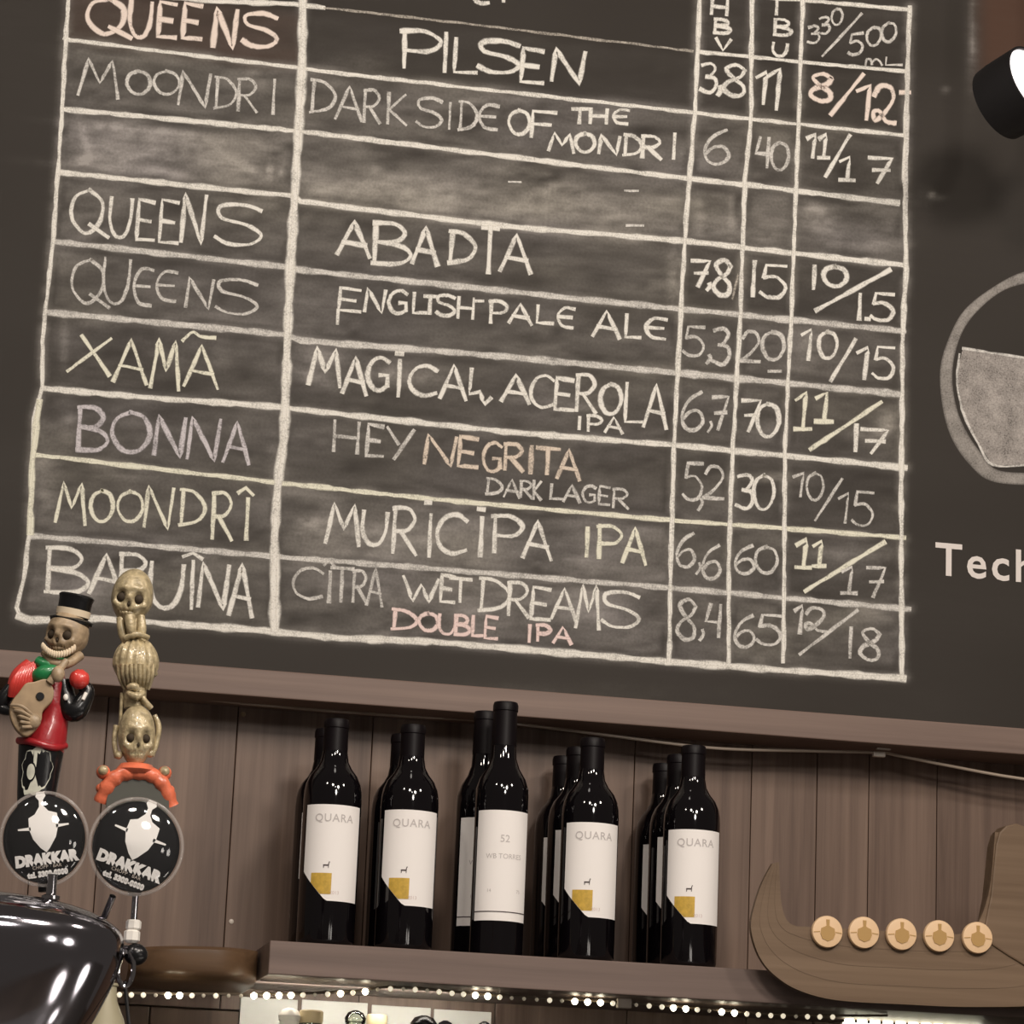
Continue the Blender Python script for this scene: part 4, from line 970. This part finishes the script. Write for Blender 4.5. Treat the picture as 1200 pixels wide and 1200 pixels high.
# ---- helpers that model small figures in tower-plane pixels
def F(u, v, dy=0.0, y=YT): return P(u, v, y + dy * K)
def skull(parent, u, v, w_, h_, m, roll=0.0, yaw=0.0, dy=0, name='skull', jaw=True, sock=True, hair=False):
    c_ = F(u, v, dy); rx, rz = w_ / 2 * K, h_ / 2 * K
    rot = Matrix.Rotation(roll, 3, 'Y') @ Matrix.Rotation(yaw, 3, 'Z')
    EYES = [(-.40, -.14), (.40, -.14)]
    def fn(d, q):
        x, y, z = d.x, d.y, d.z
        s = 1.0
        if z < -.25: s *= 1 - .17 * min(1, (-.25 - z) / .6)         # cheeks narrow to the jaw
        q = Vector((q.x * s, q.y * (s if y > 0 else 1 - .2 * max(0, -.2 - z)), q.z))
        if y < 0:
            for ex, ez in EYES:
                g = math.exp(-(((x - ex) / .20) ** 2 + ((z - ez) / .20) ** 2)); q.y += g * rx * .42
            g = math.exp(-((x / .10) ** 2 + ((z + .36) / .13) ** 2)); q.y += g * rx * .25
            g = math.exp(-((x / .09) ** 2 + ((z + .16) / .12) ** 2)); q.y -= g * rx * .10
            g = math.exp(-(((z - .17) / .09) ** 2)) * math.exp(-((abs(x) - .38) / .3) ** 2); q.y -= g * rx * .10     # brow
            g = math.exp(-(((z + .60) / .03) ** 2)) * (abs(x) < .42); q.y += g * rx * .10                          # bite line
            if -.78 < z < -.45 and abs(x) < .42: q.y += .035 * rx * math.cos(x * 52)
            for sx_ in (-1, 1):
                g = math.exp(-(((x - sx_ * .68) / .13) ** 2 + ((z + .36) / .10) ** 2)); q.x += sx_ * g * rx * .12; q.y -= g * rx * .08
        if hair and z > -.2: q *= 1 + .05 * math.sin(math.atan2(y, x) * 17)
        return q
    mb = MB(); mb.ball(c_, (rx, rx * 1.08, rz), 64, 44, rot, fn)
    sk = mb.build(name, m, parent, smooth=70)
    if sock:
        for ex, ez in EYES:
            p_ = rot @ Vector((ex * rx * .98, -rx * .64, ez * rz)); mb = MB(); mb.ball(c_ + p_, (rx * .27, rx * .25, rx * .26), 20, 12); mb.build('eye_socket', M['socket'], sk, smooth=True)
        mb = MB(); mb.ball(c_ + rot @ Vector((0, -rx * .84, -.36 * rz)), (rx * .075, rx * .06, rx * .11), 12, 8); mb.build('nose_hole', M['socket'], sk, smooth=True)
    return sk

# ---- right handle: stacked brass skulls
th = empty('tap_handle', F(159, 1050)); tag(th, 'brass-coloured beer tap handle of three stacked skulls on an orange collar', 'tap handle')
skull(th, 155, 700, 50, 70, M['brass'], roll=.10, yaw=-.18)
# jaw and hands of the top skull
mb = MB()
mb.tube([F(141, 724, -6), F(143, 742, -8), F(150, 756, -6), F(158, 760)], [5 * K, 5 * K, 5 * K, 5 * K], 10)
mb.tube([F(165, 722, -10), F(166, 738, -12), F(163, 752, -8), F(168, 748, -14)], [5 * K, 6 * K, 5 * K, 4 * K], 10)
mb.tube([F(152, 722, -16), F(153, 735, -18), F(156, 746, -12)], [7 * K, 6 * K, 6 * K], 10)
mb.tube([F(155, 720), F(157, 745), F(158, 760)], [13 * K, 12 * K, 14 * K], 16)
mb.tube([F(146, 748, -14), F(160, 743, -18), F(174, 747, -10)], [3.5 * K, 4 * K, 3 * K], 8)
mb.build('jaw', M['brass'], th, smooth=60)
skull(th, 159, 778, 52, 62, M['brass'], roll=0, yaw=2.4, name='ribbed_skull', sock=False, hair=True)
mb = MB()
for i in range(9):
    t = -1 + i / 4; mb.tube([F(159 + t * 20, 778, -14 - 14 * (1 - t * t)), F(159 + t * 19, 793, -12 - 12 * (1 - t * t)), F(160 + t * 14, 808, -6)], [2.6 * K, 2.8 * K, 1.8 * K], 8)
mb.build('finger_bones', M['brass'], th, smooth=60)
mb = MB(); mb.tube([F(158, 795), F(158, 830)], [15 * K, 13 * K], 16)
mb.tube([F(150, 812, -14), F(160, 816, -20), F(168, 812, -14)], [3.5 * K, 4.5 * K, 3.5 * K], 8); mb.tube([F(152, 806, -14), F(156, 804, -18), F(160, 806, -16)], 5 * K, 8)
mb.tube([F(164, 810, -14), F(168, 819, -16), F(177, 830, -12)], [3 * K, 3.4 * K, 3.6 * K], 8); mb.tube([F(143, 812), F(142, 830), F(140, 860)], [2.5 * K, 2.2 * K, 2 * K], 8)
mb.build('neck_bones', M['brass'], th, smooth=60)
skull(th, 160, 862, 44, 76, M['brass'], roll=-.03, yaw=.06, dy=-4)
mb = MB(); mb.tube([F(136, 850), F(134, 870), F(137, 888)], 3.2 * K, 8); mb.tube([F(181, 838), F(186, 852), F(183, 872), F(178, 886)], [3 * K, 3.6 * K, 3.2 * K, 3 * K], 8)
mb.ball(F(139, 885, -6), 5 * K, 10, 8); mb.ball(F(176, 883, -6), 5 * K, 10, 8); mb.build('side_bones', M['brass'], th, smooth=60)
# orange collar: arch with knuckles
arch = catmull([(119, 940, 0), (126, 922, -6), (140, 909, -8), (160, 905, -9), (180, 910, -8), (193, 924, -6), (200, 944, 0)], 5)
mb = MB(); mb.tube([F(*p) for p in arch], [9.5 * K + .8 * K * math.sin(i * 1.7) for i in range(len(arch))], 12)
for u, v, r_ in ((121, 905, 8.5), (193, 906, 8.5), (118, 924, 6), (199, 926, 6), (145, 901, 5), (172, 901, 5)): mb.ball(F(u, v, -4), r_ * K, 14, 10)
mb.lathe([(20 * K, 0), (24 * K, 5 * K), (19 * K, 12 * K)], F(159, 908), n=24); col = mb.build('orange_collar', M['orange'], th, smooth=60)
for u, v in ((121, 903), (193, 904), (156, 899)): mb = MB(); mb.ball(F(u, v, -9), 6.2 * K, 14, 10); mb.build('knuckle', M['teeth'] if u == 156 else M['brass'], col, smooth=True)
mb = MB(); mb.lathe([(37 * K, 0), (37 * K, 5 * K)], F(161, 944, -6), (0, -1, 0), 40); mb.build('arch_back', M['greyg'], th, smooth=True)
mb = MB(); mb.tube([F(159, 900, 6), F(159, 950, 14), F(158, 1048)], [15 * K, 14 * K, 8 * K], 20); mb.build('core', M['blackm'], th, smooth=True)
medallion(th, 159.5, 992, 56.5, 61, -math.radians(17), YT - .030)

# ---- left handle: skeleton guitarist in a black hat
tg = empty('tap_handle', F(50, 1040)); tag(tg, 'beer tap handle shaped as a skeleton guitarist in a black hat and red shirt', 'tap handle')
mb = MB(); ax_ = (F(50, 860) - F(40, 960)).normalized()
mb.lathe([(21 * K, 0), (23 * K, 20 * K), (26 * K, 62 * K), (27 * K, 78 * K), (24 * K, 82 * K)], F(41, 950), ax_, 36); base_ = mb.build('black_base', M['black'], tg, smooth=50)
# cream printed emblem on the base, wrapped
def base_pt(a, h, extra=.5):
    t = (h) / 80; r_ = (21.5 + 5.2 * t + extra) * K
    e2 = Vector((0, -1, 0)); e1 = Vector((1, 0, 0)); e1 = (e1 - ax_ * e1.dot(ax_)).normalized(); e2 = (e2 - ax_ * e2.dot(ax_)).normalized()
    return F(41, 950) + ax_ * (h * K) + e1 * (r_ * math.sin(a)) + e2 * (r_ * math.cos(a))
mb = MB(); ol = []
for i in range(36):
    t = 2 * PI * i / 36; rr = 1 + .07 * math.sin(9 * t); ol.append((-.16 + .78 * rr * math.cos(t), 46 + 25 * rr * math.sin(t)))
ol = [(a_ - (.30 if h_ < 38 else 0) * (38 - h_) / 20, h_ - (6 if h_ < 30 else 0)) for a_, h_ in ol]
mb.add([base_pt(*p) for p in ol] + [base_pt(-.25, 44)], [(i, (i + 1) % 36, 36) for i in range(36)])
mb.build('printed_emblem', M['cream_print'], base_, smooth=True)
for rr, mm, ex in ((1.0, 'black', .9), (.78, 'cream_print', 1.3)):
    mb = MB(); mb.add([base_pt(-.42 + .25 * rr * math.cos(2 * PI * i / 20), 42 + 12 * rr * math.sin(2 * PI * i / 20), ex) for i in range(20)] + [base_pt(-.42, 42, ex)], [(i, (i + 1) % 20, 20) for i in range(20)])
    mb.build('printed_emblem', M[mm], base_)
# red shirt and hem
mb = MB(); mb.tube([F(49, 880), F(52, 868), F(60, 850), F(62, 830), F(58, 805), F(58, 785)], [25 * K, 27 * K, 20 * K, 20 * K, 22 * K, 15 * K], 24)
hem = catmull([(22, 868, -8), (32, 868, -22), (48, 872, -28), (64, 876, -22), (76, 874, -4)], 4); mb.tube([F(*p) for p in hem], 4.5 * K, 10)
mb.build('red_shirt', M['red'], tg, smooth=60)
mb = MB()
for i in range(7):
    t = i / 6; mb.tube([F(42 - 12 * t * .3 - 12 * t, 776 + 6 * t, -14), F(36 - 20 * t, 795 + 4 * t, -18), F(32 - 20 * t, 818 - 2 * t, -10)], [3 * K, 4.2 * K, 3.2 * K], 8)
mb.tube([F(38, 780), F(24, 795), F(18, 812)], [11 * K, 13 * K, 11 * K], 14)
mb.build('red_sleeve', M['redl'], tg, smooth=60)
mb = MB(); mb.tube([F(14, 806), F(4, 820), F(2, 830), F(14, 834, -10)], [8 * K, 9 * K, 7 * K, 5 * K], 14)
mb.build('black_sleeve', M['black'], tg, smooth=True); mb = MB(); mb.tube([F(72, 800, -4), F(80, 828, -10), F(90, 832, -14), F(102, 812, -14), F(98, 804, -14)], [12 * K, 13 * K, 13 * K, 9 * K, 8 * K], 16); mb.build('black_sleeve', M['black'], tg, smooth=True)
mb = MB(); mb.tube([F(97, 820, -28), F(101, 812, -27)], [2.2 * K, 2.4 * K], 10); mb.ball(F(77, 817, -26), (3 * K, 2 * K, 4 * K), 10, 8); mb.build('button', M['white'], tg, smooth=True)
mb = MB(); mb.ball(F(93, 796, -22), (12 * K, 11 * K, 11.5 * K), 24, 16, None, lambda d, q: q * (1 + .06 * math.sin(9 * math.atan2(d.y, d.x)) * math.cos(6 * d.z))); mb.build('red_flower', M['redl'], tg, smooth=60)
# green scarf
mb = MB()
mb.tube([F(42, 792, -16), F(52, 790, -22), F(66, 784, -22), F(80, 774, -10)], [8 * K, 11 * K, 8 * K, 4 * K], 14)
mb.tube([F(44, 774, -14), F(56, 780, -20), F(70, 776, -18), F(84, 778, -6)], [6 * K, 8 * K, 6 * K, 4 * K], 12); mb.build('green_scarf', M['green'], tg, smooth=60)
# guitar
gp = catmull([(40, 800), (54, 797), (62, 808), (61, 822), (50, 834), (48, 846), (40, 858), (30, 864), (19, 856), (12, 842), (12, 826), (22, 812), (30, 802)], 4, closed=True)
mb = MB(); mb.prism([(F(u, v, -26).x, F(u, v, -26).z) for u, v in gp], YT - 34 * K, YT - 18 * K); gt = mb.build('guitar', M['tan'], tg, bevel=.0012)
mb = MB(); h_ = F(47, 816, -35); mb.lathe([(5 * K, 0), (4.6 * K, 1 * K)], h_, (0, -1, 0), 20); mb.build('sound_hole', M['black'], gt)
mb = MB(); mb.tube([F(58, 800, -34), F(72, 782, -36), F(78, 774, -34)], [5 * K, 4.6 * K, 4 * K], 10); mb.ball(F(68, 790, -38), (8 * K, 6 * K, 10 * K), 14, 10); mb.build('guitar_neck', M['bone'], gt, smooth=True)
mb = MB()
for i in range(5):
    mb.tube([F(38, 838 + i * 3.4, -36), F(26, 828 + i * 6.0, -42), F(13 + i * 4.2, 826 + i * 6.6, -37)], [2.2 * K, 2.0 * K, 1.7 * K], 8)
mb.ball(F(40, 845, -36), (8 * K, 5 * K, 9 * K), 14, 10); mb.build('skeleton_hand', M['bone'], tg, smooth=True)
# skull and hat
sk = skull(tg, 79, 744, 50, 62, M['bone'], roll=.12, yaw=-.55, dy=-6)
mb = MB(); grin = catmull([(50, 757, -26), (56, 763, -31), (66, 767, -33), (78, 765, -33), (89, 758, -26)], 4)
for i in range(len(grin) - 1): mb.ball(F(*grin[i]), (2.3 * K, 3 * K, 4.6 * K), 8, 6)
mb.build('teeth', M['teeth'], sk, smooth=True)
mb = MB(); mb.tube([F(52, 764, -16), F(62, 776, -24), F(78, 778, -24), (F(94, 768, -12))], [5 * K, 6 * K, 6 * K, 6 * K], 12)
mb.build('jaw', M['bone'], sk, smooth=True)
ha_ = (F(90, 696) - F(84, 724)).normalized(); hb = F(84, 727, -4)
ha_ = (ha_ + Vector((0, -.12, 0))).normalized()
mb = MB(); mb.lathe([(25 * K, -4 * K), (27 * K, 0), (22 * K, 2.5 * K), (19 * K, 3 * K), (20 * K, 24 * K), (21.5 * K, 29 * K), (19 * K, 31 * K), (4 * K, 30 * K)], hb, ha_, 40); hat = mb.build('black_hat', M['black'], tg, smooth=50)
mb = MB(); mb.lathe([(20.2 * K, 5 * K), (20.6 * K, 13 * K)], hb, ha_, 40, caps=False); mb.build('hat_band', M['teeth'], hat, smooth=True)
mb = MB(); mb.tube([F(49, 940), F(50, 1000), F(52, 1045)], [12 * K, 8 * K, 7 * K], 16); mb.build('stem', M['blackm'], tg, smooth=True)
medallion(tg, 52, 983, 52.5, 61, math.radians(10.5), YT - .024)
